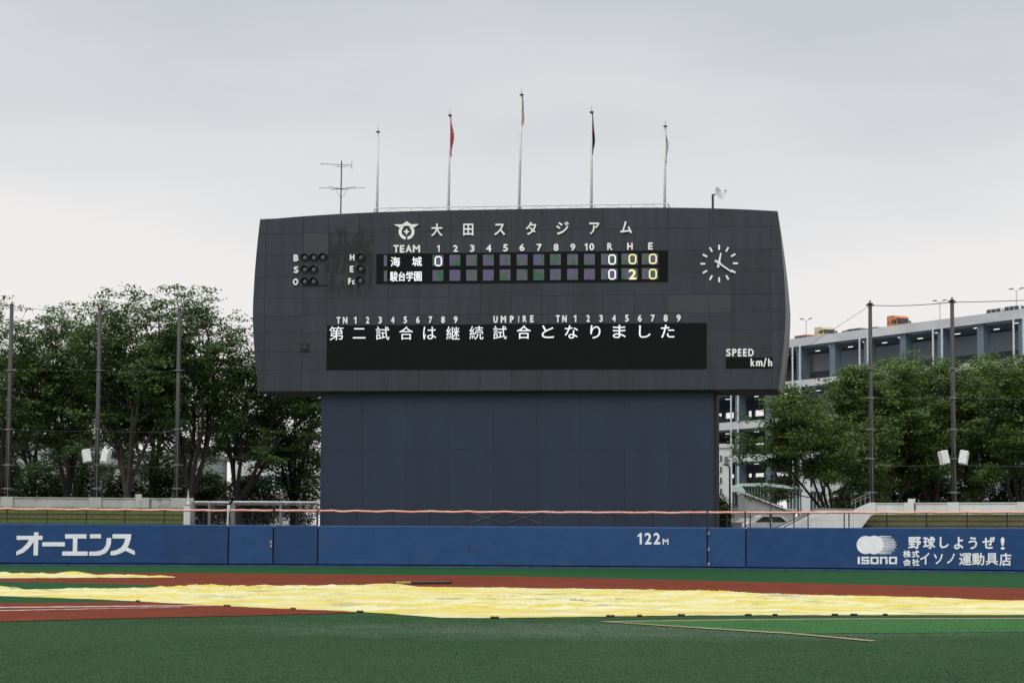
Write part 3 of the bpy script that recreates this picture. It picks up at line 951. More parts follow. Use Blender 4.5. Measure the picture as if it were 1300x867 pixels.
# clock
cu, cz = bpx(913, 334.8)
clock = MB()
clock.tube([(cu, -.01, cz), (cu, -.06, cz)], .13, 12)
ck = clock.build('clock', 'sign_white', board, world=False)
sc_ = 24 / 20.65
for k in range(12):
    t = R(30 * k)
    M = Matrix.Translation((cu, 0, cz)) @ Matrix.Rotation(t, 4, 'Y')
    mb = MB(); mb.box(-.055, .055, -.05, -.012, .84, 1.15, M); mb.build('hour_mark', 'sign_white', ck, world=False)
def hand(dx0, dy0, dx1, dy1, wd, y, nm):
    k = 1 / 3.3333 / 20.7
    a, b = Vector((dx0 * k, 0, -dy0 * k)), Vector((dx1 * k, 0, -dy1 * k))
    d = (b - a).normalized(); s = Vector((d.z, 0, -d.x)) * wd
    c = Vector((cu, 0, cz))
    pts = [c + a - s, c + b - s * .6, c + b + s * .6, c + a + s]
    mb = MB(); mb.prism([(p.x, y - .03, p.z) for p in pts], [(p.x, y, p.z) for p in pts]); mb.build(nm, 'sign_white', ck, world=False)
hand(-5, 17, 8, -44, .075, -.07, 'hour_hand')
hand(-17, -13, 55, 38, .06, -.11, 'minute_hand')
mb = MB(); p = (cu + 62 / 3.3333 / 20.7, cz - 33 / 3.3333 / 20.7)
mb.tube([(cu, -.06, cz), (cu, -.15, cz)], .05, 8); mb.build('clock_hub', 'sign_white', ck, world=False)

# ------------------------------------------------------------------ roof furniture
def broot(name, label, cat, px, y, group=None):
    u, _ = bpx(px, 264, y)
    Mw = board.matrix_world if False else INV[board.name].inverted()
    p = Mw @ Vector((u, y, ROOFZ))
    o = thing(name, label, cat, p, BOARD_ROT, group)
    return o
def bplane(o, y):
    """pixel -> local space of a thing standing on the roof, on its own vertical plane"""
    I = INV[o.name]
    Mw = INV[board.name].inverted()
    def f(px, py, off=0.0):
        u, z = bpx(px, py, y - off)
        return I @ (Mw @ Vector((u, y - off, z)))
    return f
material('flag_red', (.55, .012, .03), .8, (.60, .30, .30), 1.6, (2.5, 2.5, 1.0), 2, 1.0)
material('flag_cream', (.62, .58, .54), .8, (.60, .50, .47), 1.5, (2, 2, 1))
material('flag_navy', (.016, .014, .026), .8, (.02, .02, .03), 2)
material('flag_white', (.68, .68, .67), .8, (.56, .56, .56), 2)
material('flag_red_dot', (.45, .02, .03), .8)
POLES = [(478.6, 480.0, 159, None, 'bare white flagpole at the far left of the scoreboard roof', None),
         (569.2, 571.3, 138, ('flag_red', 571.6, 576.6, 146, 199), 'white flagpole carrying the red and white flag', 'limp red and white flag hanging against its pole'),
         (658.5, 662.2, 112, ('flag_cream', 662.8, 666.4, 120, 160), 'tallest white flagpole, at the middle of the scoreboard roof', 'limp cream white flag on the tallest middle flagpole'),
         (750.6, 751.2, 134, ('flag_navy', 751.6, 755.8, 143, 196), 'white flagpole carrying the dark navy flag', 'limp dark navy flag with a small red patch'),
         (843.4, 844.6, 152, ('flag_white', 844.9, 849.0, 163, 207), 'white flagpole carrying the plain white flag, nearest the dish antenna', 'limp plain white flag on the rightmost flagpole')]
PY = 1.6
for xb, xt, yt, flag, lab, flab in POLES:
    o = broot('flagpole', lab, 'flagpole', xb, PY, 'flagpoles on the scoreboard roof')
    f = bplane(o, PY)
    top = f(xt, yt + 9)
    base = Vector((0, 0, 0))
    k = [base, base + (top - base) * .5, top]
    mb = MB(); mb.tube(k, [.085, .07, .05], 8); pole = mb.build('pole', 'pole_white', o, world=False, smooth=True)
    mb = MB(); mb.tube([top, f(xt, yt)], [.02, .006], 5); mb.build('lightning_rod', 'metal_dark', o, world=False)
    mb = MB(); mb.tube([top - Vector((0, 0, .02)), top + Vector((0, 0, .05))], .13, 8); mb.build('finial', 'metal_dark', o, world=False)
    mb = MB(); c_ = base + (top - base) * .12; mb.box(c_.x + .06, c_.x + .16, c_.y - .05, c_.y + .05, c_.z - .12, c_.z + .12); mb.build('cleat', 'metal_grey', o, world=False)
    mb = MB(); mb.tube([top + Vector((.06, -.09, -.1)), c_ + Vector((.1, -.09, 0))], .008, 3); mb.build('halyard', 'metal_grey', o, world=False)
    if flag:
        fm, x0, x1, y0, y1 = flag
        fo = broot('flag', flab, 'flag', xb, PY, 'flags on the scoreboard roof')
        hz = f(x0, y0).z
        fo_l = bplane(fo, PY)
        a, b = fo_l(x0, y0), fo_l(x0, y1)
        wd = (fo_l(x1, y0) - a).x * .8
        nu, nv = 15, 22
        vs, fs = [], []
        rr = random.Random(int(xb))
        ph = rr.uniform(0, 6)
        for j in range(nv):
            t = j / (nv - 1)
            prof = min(1, .45 + 1.6 * t) if t < .7 else 1 - .35 * (t - .7) / .3
            prof *= .85 + .25 * math.sin(9 * t + ph)
            for i in range(nu):
                s = i / (nu - 1)
                p = a + (b - a) * t
                droop = .25 * s * (1 - t) * 0
                # accordion folds gathered against the pole
                vs.append((p.x + wd * prof * s + .02 * math.sin(5 * s + 7 * t), p.y + .13 * math.sin(s * 15 + 2.0 * math.sin(4 * t + ph)) * (.3 + s) * .9, p.z - .15 * s * math.sin(3 * t)))
        for j in range(nv - 1):
            fs += [(j * nu + i, j * nu + i + 1, (j + 1) * nu + i + 1, (j + 1) * nu + i) for i in range(nu - 1)]
        mb = MB(); mb.add(vs, fs)
        cl = mb.build('cloth', fm, fo, world=False, smooth=True)
        if fm == 'flag_navy':
            mb = MB(); c = a + (b - a) * .45
            mb.cbox(c.x + wd * .15, c.x + wd * .45, c.y - .16, c.y - .13, c.z - .16, c.z + .10, .01); mb.build('emblem', 'flag_red_dot', cl, world=False)
        mb = MB()
        for zz in (a.z - .05, b.z + .3):
            mb.tube([(a.x - .12, a.y - .02, zz), (a.x + .06, a.y, zz)], .02, 4)
        mb.build('clip', 'metal_grey', fo, world=False)

# railing
rl = broot('roof_railing', 'thin white roof railing with arched braces on top of the scoreboard', 'railing', 660, 1.0)
fr_ = bplane(rl, 1.0)
xs = [476 + (848 - 476) * k / 8 for k in range(9)]
ytop = lambda x: 264.4 - (x - 476) / 372 * 5.6 + (0 if x < 660 else 0)
mb = MB(); mb.tube([fr_(x, ytop(x)) for x in xs], .035, 5); mb.build('top_rail', 'rail_white', rl, world=False)
for i, x in enumerate(xs):
    t = fr_(x, ytop(x)); mb = MB(); mb.tube([(t.x, t.y, 0), t], .03, 5); mb.build('post', 'rail_white', rl, world=False)
for a, b in zip(xs[:-1], xs[1:]):
    pa, pb = fr_(a, ytop(a)), fr_(b, ytop(b))
    mb = MB()
    mb.tube([(pa.x + (pb.x - pa.x) * t, 0, .35 + (min(pa.z, pb.z) - .42) * math.sin(math.pi * t)) for t in [k / 10 for k in range(11)]], .022, 4)
    mb.build('arch_brace', 'rail_white', rl, world=False)
for x in (848, 476):
    t = fr_(x, ytop(x)); mb = MB(); mb.tube([t, (t.x + (.5 if x > 600 else -.25), t.y + .1, .0)], .03, 5); mb.build('end_brace', 'metal_grey', rl, world=False)
# television aerial
an = broot('television_aerial', 'television aerial with two long horizontal antennas on a thin mast, left of flagpoles', 'aerial', 432.6, 1.2)
fa = bplane(an, 1.2)
t = fa(433.6, 204.5); mb = MB(); mb.tube([(0, 0, 0), t], [.05, .04], 6); mb.build('mast', 'metal_dark', an, world=False)
mb = MB(); mb.tube([fa(406.5, 208.2), fa(447.5, 210.2)], .022, 4)
for x, hgt in ((409, .22), (416, .24), (423, .24), (429, .26), (437, .3), (442, .34)):
    p = fa(x, 208.2 + (x - 406) * .05); mb.tube([p + Vector((0, -hgt, 0)), p + Vector((0, hgt, 0))], .012, 3)
p = fa(446, 210)
for s in (-1, 1):
    mb.tube([p, p + Vector((.07, 0, .3 * s))], .014, 4); mb.tube([p + Vector((.0, -.2, .16 * s)), p + Vector((.0, .2, .16 * s))], .012, 3)
mb.tube([fa(425, 211.5), fa(440, 212.4)], .018, 4)
mb.build('upper_antenna', 'metal_grey', an, world=False)
mb = MB()
for a, b in (((405, 238.6), (434, 240)), ((434, 240), (464, 238.4)), ((416, 237.4), (434, 239.6)), ((420, 241.4), (452, 237.5)), ((434, 240), (452, 237.4))):
    mb.tube([fa(*a), fa(*b)], .020, 4)
mb.tube([fa(427, 241) + Vector((0, -.5, 0)), fa(440, 240) + Vector((0, .5, 0))], .016, 3)
mb.build('lower_antenna', 'metal_grey', an, world=False)
mb = MB()
for s in (-1, 1):
    a = fa(433.4, 252); mb.tube([a, a + Vector((.28 * s, 0, .35)), a + Vector((.30 * s, 0, .55))], .014, 4)
mb.build('bracket', 'metal_grey', an, world=False)
# dish
ds = broot('dish_antenna', 'small white parabolic dish antenna on a dark bent post, right end of scoreboard roof', 'antenna', 905, 1.2)
fd = bplane(ds, 1.2)
a, b = fd(904.8, 247), fd(908.5, 247.4)
mb = MB(); mb.tube([(0, 0, 0), (a.x, a.y, a.z), b], .075, 6); mb.build('post', 'metal_dark', ds, world=False)
c = fd(911.4, 246.6)
ax = Vector((.80, -.35, .28)).normalized()
u_ = ax.orthogonal().normalized(); v_ = ax.cross(u_)
mb = MB(); vs, fs = [], []
for j in range(5):
    rr = .44 * (j + .001) / 4
    for k in range(16):
        t = 2 * math.pi * k / 16
        vs.append(c + (u_ * math.cos(t) + v_ * math.sin(t)) * rr + ax * (rr * rr * .5))
for j in range(4):
    fs += [(j * 16 + k, j * 16 + (k + 1) % 16, (j + 1) * 16 + (k + 1) % 16, (j + 1) * 16 + k) for k in range(16)]
mb.add(vs, fs)
dish = mb.build('dish', 'rail_white', ds, world=False, smooth=True)
mb = MB(); e = c + ax * .62
mb.tube([c + u_ * -.4 + ax * .08, e], .014, 4); mb.tube([c + v_ * .4 + ax * .08, e], .014, 4); mb.tube([c - v_ * .4 + ax * .08, e], .014, 4)
mb.tube([e, e + ax * -.14], .05, 6)
mb.build('feed_horn', 'metal_pale', dish, world=False)

# ------------------------------------------------------------------ terrace, banks and parapets behind the wall
TER = 2.0
def band(pxs, b0, b1):
    return [wall_xy(p, b0) for p in pxs] + [wall_xy(p, b1) for p in pxs[::-1]]
pl, pr = list(range(-300, 246, 30)), list(range(1090, 1601, 30))
front = [wall_xy(p, 9.3) for p in pl] + [wall_xy(p, 22) for p in range(250, 1089, 60)] + [wall_xy(p, 9.3) for p in pr]
backp = [(95, 205), (-95, 205)]
tp = front + backp
mb = MB()
mb.prism([(x, y, TER) for x, y in tp], [(x, y, .002) for x, y in tp])
o = mb.build('terrace', 'paving'); tag(o, None, None, None, 'structure')

def strip(px0, px1, b0, b1, z0, z1, step=25):
    n = max(2, int((px1 - px0) / step) + 1)
    vs, fs = [], []
    for i in range(n):
        px = px0 + (px1 - px0) * i / (n - 1)
        (x0, y0), (x1, y1) = wall_xy(px, b0), wall_xy(px, b1)
        vs += [(x0, y0, z0), (x0, y0, z1), (x1, y1, z1), (x1, y1, z0)]
    for i in range(n - 1):
        fs += [(i * 4 + k, (i + 1) * 4 + k, (i + 1) * 4 + (k + 1) % 4, i * 4 + (k + 1) % 4) for k in range(4)]
    fs += [(0, 1, 2, 3), tuple(range(n * 4 - 1, n * 4 - 5, -1))]
    mb = MB(); mb.add(vs, fs)
    return mb
def blades(rows, seed, per_m=55, hgt=.09):
    """grass fringe along terrace edges: rows of (px0, px1, back, z)"""
    rg = np.random.default_rng(seed)
    vs, fs = [], []
    for px0, px1, b, z in rows:
        n = int((px1 - px0) / 21.5 * per_m)
        for px in rg.uniform(px0, px1, n):
            x, y = wall_xy(px, b + rg.uniform(-.03, .25))
            h = hgt * rg.uniform(.5, 1.5) * (1 + .8 * noise.noise((x * .7, z * 3, 0)))
            a = rg.uniform(0, 6.28); dx, dy = .02 * math.cos(a), .02 * math.sin(a)
            lx, ly = rg.normal(0, .03, 2)
            k = len(vs)
            vs += [(x - dx, y - dy, z - .02), (x + dx, y + dy, z - .02), (x + lx, y + ly, z + h)]
            fs.append((k, k + 1, k + 2))
            if rg.random() < .4:                       # hanging tuft
                vs += [(x - dx, y - .03, z + .01), (x + dx, y - .03, z + .01), (x + lx, y - .06, z - h * 1.2)]
                fs.append((k + 3, k + 4, k + 5))
    mb = MB(); mb.add(vs, fs)
    return mb
ground_mat('bank_edge', (.085, .150, .035), (.110, .165, .045), (.120, .125, .055), fine=6, big=.5)
material('blade', (.17, .21, .06), .8, (.10, .14, .035), 2)
for side, a, b, zt, nst, mats in (('left', -295, 236, 3.46, 5, ('bank_grass', 'bank_earth')), ('right', 1094, 1595, 3.26, 4, ('bank_earth', 'bank_grass'))):
    x, y = wall_xy((max(a, 0) + min(b, 1300)) / 2, 4)
    bank = thing('grass_bank', 'stepped grass bank below the parapet on the left, mostly green' if side == 'left' else
                 'stepped brown earth bank with grassy edges below the parapet on the right', 'bank', (x, y, 0))
    rows = []
    for k in range(nst):
        z1 = zt - (nst - 1 - k) * .30
        b0 = 9.05 - (nst - k) * 1.1
        off = (nst - k) * 1.5 if side == 'right' else 0
        a_ = a - 3 + (k) * 3.6 if side == 'right' else a
        strip(a_, b, b0, b0 + 1.1 - .003, .01, z1 - .075).build('riser', mats[0] if (k % 2 == 0 or side == 'right') else 'bank_earth', bank)
        strip(a_ - .05, b + .05, b0 - .04, b0 + 1.05, z1 - .073, z1).build('tread', 'bank_edge', bank)
        rows.append((a_, b, b0, z1))
    t = blades(rows, 5 if side == 'left' else 6, 55 if side == 'left' else 30, .08 if side == 'left' else .045).build('grass_fringe', 'blade', bank)
    t['kind'] = 'stuff'

material('stain_dark', (.10, .10, .095), .9, (.2, .2, .19), 3)
for side in ('left', 'right'):
    L_ = side == 'left'
    a, b = (-295, 245) if L_ else (1104, 1595)
    z0, z1 = (3.40, 4.12) if L_ else (3.2, 3.96)
    x, y = wall_xy(120 if L_ else 1200, 9.2)
    par = thing('parapet_wall', 'pale concrete parapet wall above the green left bank' if L_ else 'whitish concrete parapet wall above the brown right bank', 'wall', (x, y, TER))
    m = 'concrete' if L_ else 'concrete_white'
    piers = [(-190, -172), (-110, -95), (0, 15), (112, 127.5), (171, 188.5), (216, 245)] if L_ else [(1104, 1112), (1148, 1160.5), (1203, 1218), (1292, 1302), (1370, 1384), (1450, 1464)]
    cuts = [a] + [q_ for p in piers for q_ in p] + [b]
    for k in range(0, len(cuts) - 1):
        p0, p1 = cuts[k], cuts[k + 1]
        if p1 - p0 < .5: continue
        if k % 2 == 0:
            strip(p0 + .12, p1 - .12, 9.25, 9.5, TER, z1 - .06).build('wall_panel', m, par)
            strip(p0 + .12, p1 - .12, 9.2, 9.54, z1 - .058, z1).build('coping', m, par)
        else:
            strip(p0, p1, 9.12, 9.6, TER, z1 + .02).build('pier', m, par)
    # small cap box and drain stain
    bx0, bx1, sx = (170.5, 179, 188.9) if L_ else (1153, 1162.5, 1160.9)
    strip(bx0, bx1, 9.15, 9.55, z1 + .021, z1 + .24).build('cap_block', m, par)
    strip(sx, sx + 1.6, 9.16, 9.24, z0 - .05, z1 - .07).build('drain_slot', 'stain_dark', par)

# pointed white post and gate posts at the end of the left parapet
def vplane(back, I):
    def f(px, py, off=0.0):
        return I @ at_depth(px, py, wall_depth(px) + back - off)
    return f
x, y = wall_xy(238, 8.0)
po = thing('pointed_post', 'white post with a tall pointed tip at the end of the left parapet', 'post', (x, y, TER))
f = vplane(8.0, INV[po.name])
a, b = f(238.6, 640), f(239, 621.5)
mb = MB(); mb.tube([(0, 0, -TER), (0, 0, a.z)], .17, 8); mb.build('shaft', 'concrete_white', po, world=False)
mb = MB(); mb.tube([(0, 0, a.z), (0, 0, a.z + .15), b], [.13, .07, .01], 8); mb.build('tip', 'concrete_white', po, world=False)
x, y = wall_xy(237, 3.0)
cp = thing('concrete_post', 'square pale concrete post beside the left bank, just behind the net fence', 'post', (x, y, 0))
f = vplane(3.0, INV[cp.name]); zt = f(237, 641).z
mb = MB(); mb.cbox(-.19, .19, -.19, .19, 0, zt, .02); mb.build('shaft', 'concrete_white', cp, world=False)
mb = MB(); mb.cbox(-.22, .22, -.22, .22, zt + .002, zt + .08, .02); mb.build('cap', 'concrete', cp, world=False)
x, y = wall_xy(290, .6)
cp = thing('steel_post', 'short pale steel post where the orange tube breaks, left of scoreboard', 'post', (x, y, 0))
f = vplane(.6, INV[cp.name]); zt = f(290, 641).z
mb = MB(); mb.cbox(-.10, .06, -.06, .06, 0, zt, .01); mb.build('shaft', 'speaker_white', cp, world=False)
mb = MB(); mb.cbox(.075, .16, -.06, .06, 0, zt - .05, .01); mb.build('hinge_bar', 'metal_grey', cp, world=False)

# pipe railing between the left parapet and the scoreboard
x, y = wall_xy(320, 7.0)
pg = thing('pipe_gate', 'grey steel pipe railing with mesh between left parapet and scoreboard base', 'railing', (x, y, 0))
f = vplane(7.0, INV[pg.name])
for p0, p1 in ((247, 291), (296, 404)):
    mb = MB(); mb.tube([f(p0, 637.2), f((p0 + p1) / 2, 637.4), f(p1, 637.6)], .07, 6); mb.build('top_rail', 'metal_pale', pg, world=False)
    mb = MB(); mb.tube([f(p0, 640.4), f(p1, 640.8)], .035, 6); mb.build('lower_rail', 'metal_grey', pg, world=False)
    mb = MB()
    n = int((p1 - p0) / 2.2)
    for k in range(n + 1):
        px = p0 + (p1 - p0) * k / n
        a = f(px, 641); mb.tube([(a.x, a.y, 1.0), a], .008, 3, False)
    for k in range(9):
        z = 1.6 + k * .24
        a, b = f(p0, 640), f(p1, 640)
        mb.tube([(a.x, a.y, z), (b.x, b.y, z)], .008, 3, False)
    mb.build('mesh_panel', 'metal_dark', pg, world=False)
for px, wd in ((245.5, .13), (266, .10), (296.5, .14), (356.5, .10), (403, .06)):
    a = f(px, 637.5); mb = MB(); mb.tube([(a.x, a.y, 0), (a.x, a.y, a.z + .02)], wd, 8); mb.build('post', 'metal_grey', pg, world=False)

# ------------------------------------------------------------------ net poles, cables and loudspeakers
net_poles = []
for i, (xt, yt, xb, lab) in enumerate(((15, 387, 8.5, 'dark steel net pole nearest the left edge of the picture'),
                                       (127, 393, 121, 'dark steel net pole carrying two white loudspeakers before the left trees'),
                                       (228, 394, 222, 'dark steel net pole of the left trees standing nearest to the scoreboard'),
                                       (1104.6, 386, 1106, 'dark steel net pole beside the small sloping stair railing on the right'),
                                       (1208.6, 382, 1211, 'dark steel net pole carrying two white loudspeakers before the right trees'))):
    Yd = wall_depth(xb) + 11.5
    top = at_depth(xt, yt, Yd)
    o = thing('net_pole', lab, 'pole', (top.x, top.y, TER), 0, 'tall net poles behind the outfield')
    H = top.z - TER
    mb = MB(); mb.tube([(0, 0, 0), (0, 0, H * .5), (0, 0, H)], [.175, .145, .12], 10); mb.build('shaft', 'metal_pole', o, world=False, smooth=True)
    mb = MB(); mb.tube([(0, 0, H), (0, 0, H + .05)], .20 if i > 2 else .14, 8)
    if i > 2:
        mb.tube([(-.25, 0, H - .08), (.25, 0, H - .08)], .05, 6); mb.tube([(0, 0, H + .05), (0, 0, H + .22)], .05, 6)
    mb.build('cap', 'metal_dark', o, world=False)
    for py in ((470, 545, 590, 620) if i < 3 else (468, 505, 545, 582, 625)):
        z = at_depth(xb, py, Yd).z - TER
        mb = MB(); mb.tube([(0, 0, z - .05), (0, 0, z + .05)], .22, 10); mb.tube([(-.38, 0, z), (.38, 0, z)], .025, 4); mb.build('band', 'metal_grey', o, world=False)
    mb = MB(); mb.tube([(.06, -.19, .5), (.02, -.15, H - .5)], .02, 4); mb.build('conduit', 'metal_grey', o, world=False)
    net_poles.append((o, top, Yd, H))
def cable(p, q_, name, lab, sag=.15, r=.018):
    pts = []
    for k in range(9):
        t = k / 8
        v = p.lerp(q_, t); v.z -= sag * 4 * t * (1 - t); pts.append(v)
    o = thing(name, lab, 'cable', p, 0, 'net cables')
    mb = MB(); mb.tube(pts, r, 4); mb.build('strand', 'cable', o)
    return o
tp_ = [a[1] - Vector((0, 0, .08)) for a in net_poles]
dn = lambda p, z: Vector((p.x, p.y, z))
far_l, far_r = tp_[0] + Vector((-9, -.3, .2)), tp_[4] + Vector((9, -2.5, .25))
def zpy(i, py): return at_depth(60 if i < 3 else 1150, py, net_poles[i][2]).z
cable(far_l, tp_[0], 'top_cable', 'thin top net cable running off the left picture edge')
cable(tp_[0], tp_[1], 'top_cable', 'thin top net cable between the leftmost pole and the left speaker pole')
cable(tp_[1], tp_[2], 'top_cable', 'thin top net cable from left speaker pole toward the scoreboard side pole')
cable(tp_[3], tp_[4], 'top_cable', 'thin top net cable between the two right net poles', .1, .028)
cable(tp_[4], far_r, 'top_cable', 'thin top net cable running from the right speaker pole off the right edge', .1, .028)
cable(tp_[3], Vector((tp_[3].x - 7.2, tp_[3].y + 6, tp_[3].z - 4.6)), 'guy_cable', 'thin guy cable slanting down left from the right stair side pole', .05, .014)
for py in (468, 545, 590):
    for i, j in ((0, 1), (1, 2)):
        cable(dn(tp_[i], zpy(0, py)), dn(tp_[j], zpy(0, py)), 'net_cable', f"faint {dict([(468, 'upper'), (545, 'middle'), (590, 'lower')])[py]} net cable {'left' if i == 0 else 'right'} of the left speaker pole", .1, .009)
for py in (505, 590):
    cable(dn(tp_[3], zpy(3, py)), dn(tp_[4], zpy(3, py)), 'net_cable', f"faint {'upper' if py == 505 else 'lower'} net cable between the two right net poles", .1, .012)
    cable(dn(tp_[4], zpy(4, py)), dn(tp_[4] + Vector((9, -2.5, 0)), zpy(4, py)), 'net_cable', f"faint {'upper' if py == 505 else 'lower'} net cable from right speaker pole to the picture edge", .1, .012)

def speaker(i, px, py, side, lab):
    Yd = net_poles[i][2] - .55
    c = at_depth(px, py, Yd)
    ax = net_poles[i][1].x
    o = thing('loudspeaker', lab, 'loudspeaker', (c.x, c.y, c.z - .40), R(-22 * side), 'loudspeakers on net poles')
    M = Matrix.Translation((0, 0, .4)) @ Matrix.Rotation(R(9 * side), 4, 'Y') @ Matrix.Rotation(R(-8), 4, 'X')
    mb = MB(); mb.cbox(-.24, .24, -.2, .26, -.40, .40, .03, M); mb.build('cabinet', 'speaker_white', o, world=False)
    mb = MB(); mb.box(-.20, .20, -.225, -.202, -.36, .34, M); mb.build('grille', 'speaker_white', o, world=False)
    mb = MB()
    for k in range(5): mb.box(-.285, -.242, -.12, .18, -.3 + k * .13, -.24 + k * .13, M) if side > 0 else mb.box(.242, .285, -.12, .18, -.3 + k * .13, -.24 + k * .13, M)
    mb.build('ribs', 'speaker_grille', o, world=False)
    I = INV[o.name]
    tgt = Vector((ax, net_poles[i][1].y - .15, c.z))
    mb = MB(); mb.tube([I @ (c + Vector((0, .2, .1))), I @ (tgt + Vector((0, 0, .1)))], .035, 5); mb.tube([I @ (c + Vector((0, .2, -.15))), I @ (tgt + Vector((0, 0, -.1)))], .03, 5)
    mb.build('bracket', 'metal_dark', o, world=False)
speaker(1, 110, 578.5, -1, 'white loudspeaker on the left side of the left speaker pole')
speaker(1, 134.5, 578.5, 1, 'white loudspeaker on the right side of the left speaker pole')
speaker(4, 1198.5, 580.5, -1, 'white loudspeaker on the left side of the right speaker pole')
speaker(4, 1223.5, 580.5, 1, 'white loudspeaker on the right side of the right speaker pole')

# ------------------------------------------------------------------ stairs and ramp walls on the right
x, y = wall_xy(1040, 5.5)
rw = thing('ramp_wall', 'white concrete ramp wall with sloping top right of the scoreboard base', 'wall', (x, y, 0))
def vpoly(pts, back, th, root):
    f = vplane(back, Matrix.Identity(4)); f2 = vplane(back + th, Matrix.Identity(4))
    fr, bk = [], []
    for px, py in pts:
        p = f(px, py); fr.append(p)
        x2, y2 = wall_xy(px, back + th); bk.append(Vector((x2, y2, p.z)))
    mb = MB(); mb.prism(fr, bk); return mb
vpoly([(984, 676), (984, 669), (1036, 645.6), (1083, 646.4), (1083, 676)], 5.5, .3, rw).build('wall_face', 'concrete_white', rw)
vpoly([(983, 668.6), (1036, 644.8), (1083.5, 645.6), (1083.5, 646.3), (1036, 645.5), (984, 669)], 5.42, .45, rw).build('coping', 'concrete', rw)
vpoly([(1083.3, 676), (1083.3, 646.8), (1103.8, 637.6), (1111, 637.6), (1111, 652), (1105, 655), (1093, 671), (1093, 676)], 5.3, .4, rw).build('end_wall', 'concrete_white', rw)
f = vplane(5.1, INV[rw.name])
for a, b, yo in (((1001, 664), (1040, 649), 0),):
    mb = MB(); mb.tube([f(995, 669), f(1030, 651), f(1040, 650)], .03, 5); mb.build('handrail', 'metal_dark', rw, world=False)
f = vplane(5.2, INV[rw.name])
x, y = wall_xy(1095, 5.5)
sr = thing('stair_railing', 'small grey sloping stair railing on top of the white end wall', 'railing', (x, y, 0))
f = vplane(5.5, INV[sr.name])
mb = MB(); mb.tube([f(1081, 641), f(1081.5, 635.5), f(1098, 628.3), f(1104.5, 627.4), f(1104.8, 639)], .035, 6); mb.build('top_rail', 'metal_grey', sr, world=False)
mb = MB(); mb.tube([f(1082, 639), f(1098.5, 632), f(1104.5, 631)], .022, 5); mb.build('lower_rail', 'metal_grey', sr, world=False)
for px, t, b in ((1086, 633.6, 646.5), (1092.5, 630.8, 644), (1098.3, 628.4, 641)):
    mb = MB(); mb.tube([f(px, t), f(px, b)], .03, 5); mb.build('post', 'metal_grey', sr, world=False)

# ------------------------------------------------------------------ tarpaulins
def interp(l, x):
    for (x0, y0), (x1, y1) in zip(l[:-1], l[1:]):
        if x0 <= x <= x1: return y0 + (y1 - y0) * (x - x0) / (x1 - x0)
    return l[0][1] if x < l[0][0] else l[-1][1]
def tarp(name, lab, near, far, x0, x1, ns, nt_, amp, seed):
    vs, fs = [], []
    for i in range(ns):
        px = x0 + (x1 - x0) * i / (ns - 1)
        a = ground(px, interp(near, px) + .4 * noise.noise((px * .05, seed, 0))); b = ground(px, interp(far, px) + .3 * noise.noise((px * .08, seed, 5)))
        for j in range(nt_):
            t = j / (nt_ - 1)
            p = a.lerp(b, t)
            X, Y = p.x, p.y
            e = min(1, min(t, 1 - t) * 9 + .12) * min(1, min(i, ns - 1 - i) * .2 + .1)
            sw = 1.2 * noise.noise((X * .09, Y * .09, seed + 21))
            r1 = max(0, 1 - abs(noise.noise((X * .16, Y * .75 + sw, seed))) * 4.2)
            r2 = max(0, 1 - abs(noise.noise((X * .45 + Y * .2, Y * 1.7 + sw * 2, seed + 7))) * 4.0)
            r3 = max(0, 1 - abs(noise.noise((X * 1.1 - Y * .5, Y * 2.2, seed + 9))) * 3.0)
            big = max(0, noise.noise((X * .12, Y * .16, seed + 3)) + .1)
            m_ = .35 + max(0, noise.noise((X * .1, Y * .2, seed + 31)) + .3)
            z = .022 + e * amp * (r1 ** 2 * .40 * m_ + r2 ** 2 * .34 * m_ + r3 ** 2 * .12 + big * .28) + .006 * noise.noise((X * 3, Y * 3, 0))
            if t > .96: z += amp * 1.7 * max(0, noise.noise((X * .35, seed, 1)) - .10) * (1 - (1 - t) / .04)
            vs.append((X, Y, max(.018, z)))
    for i in range(ns - 1):
        fs += [(i * nt_ + j, (i + 1) * nt_ + j, (i + 1) * nt_ + j + 1, i * nt_ + j + 1) for j in range(nt_ - 1)]
    # turned-down hem
    k0 = len(vs)
    rim = [i * nt_ for i in range(ns)] + [(ns - 1) * nt_ + j for j in range(1, nt_)] + [i * nt_ + nt_ - 1 for i in range(ns - 2, -1, -1)] + [j for j in range(nt_ - 2, 0, -1)]
    for r_ in rim: vs.append((vs[r_][0], vs[r_][1], .016))
    n = len(rim)
    fs += [(rim[k], k0 + k, k0 + (k + 1) % n, rim[(k + 1) % n]) for k in range(n)]
    mb = MB(); mb.add(vs, fs)
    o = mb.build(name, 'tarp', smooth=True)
    tag(o, lab, 'tarpaulin', 'yellow rain tarpaulins')
    return o
NEAR = [(-200, 755), (0, 757), (130, 761.5), (270, 769), (330, 772), (440, 776.5), (500, 780), (560, 785), (640, 785.2), (760, 783.4), (860, 782), (1050, 781.4), (1300, 781.2), (1560, 783)]
FAR = [(-200, 749), (0, 749.4), (100, 748.4), (190, 748), (270, 746.5), (340, 745), (420, 744.6), (525, 745.8), (680, 747.6), (800, 748.8), (880, 750.6), (975, 754.5), (1100, 758.6), (1220, 761.4), (1300, 764.4), (1560, 772)]
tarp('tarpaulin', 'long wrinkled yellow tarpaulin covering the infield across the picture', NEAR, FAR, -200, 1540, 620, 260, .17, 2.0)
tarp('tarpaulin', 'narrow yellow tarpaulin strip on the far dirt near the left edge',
     [(-200, 734.5), (0, 734.2), (120, 733.6), (225, 733.3)], [(-200, 728), (0, 728.6), (55, 729.5), (125, 731), (225, 732.6)], -200, 222, 170, 60, .2, 11.0)
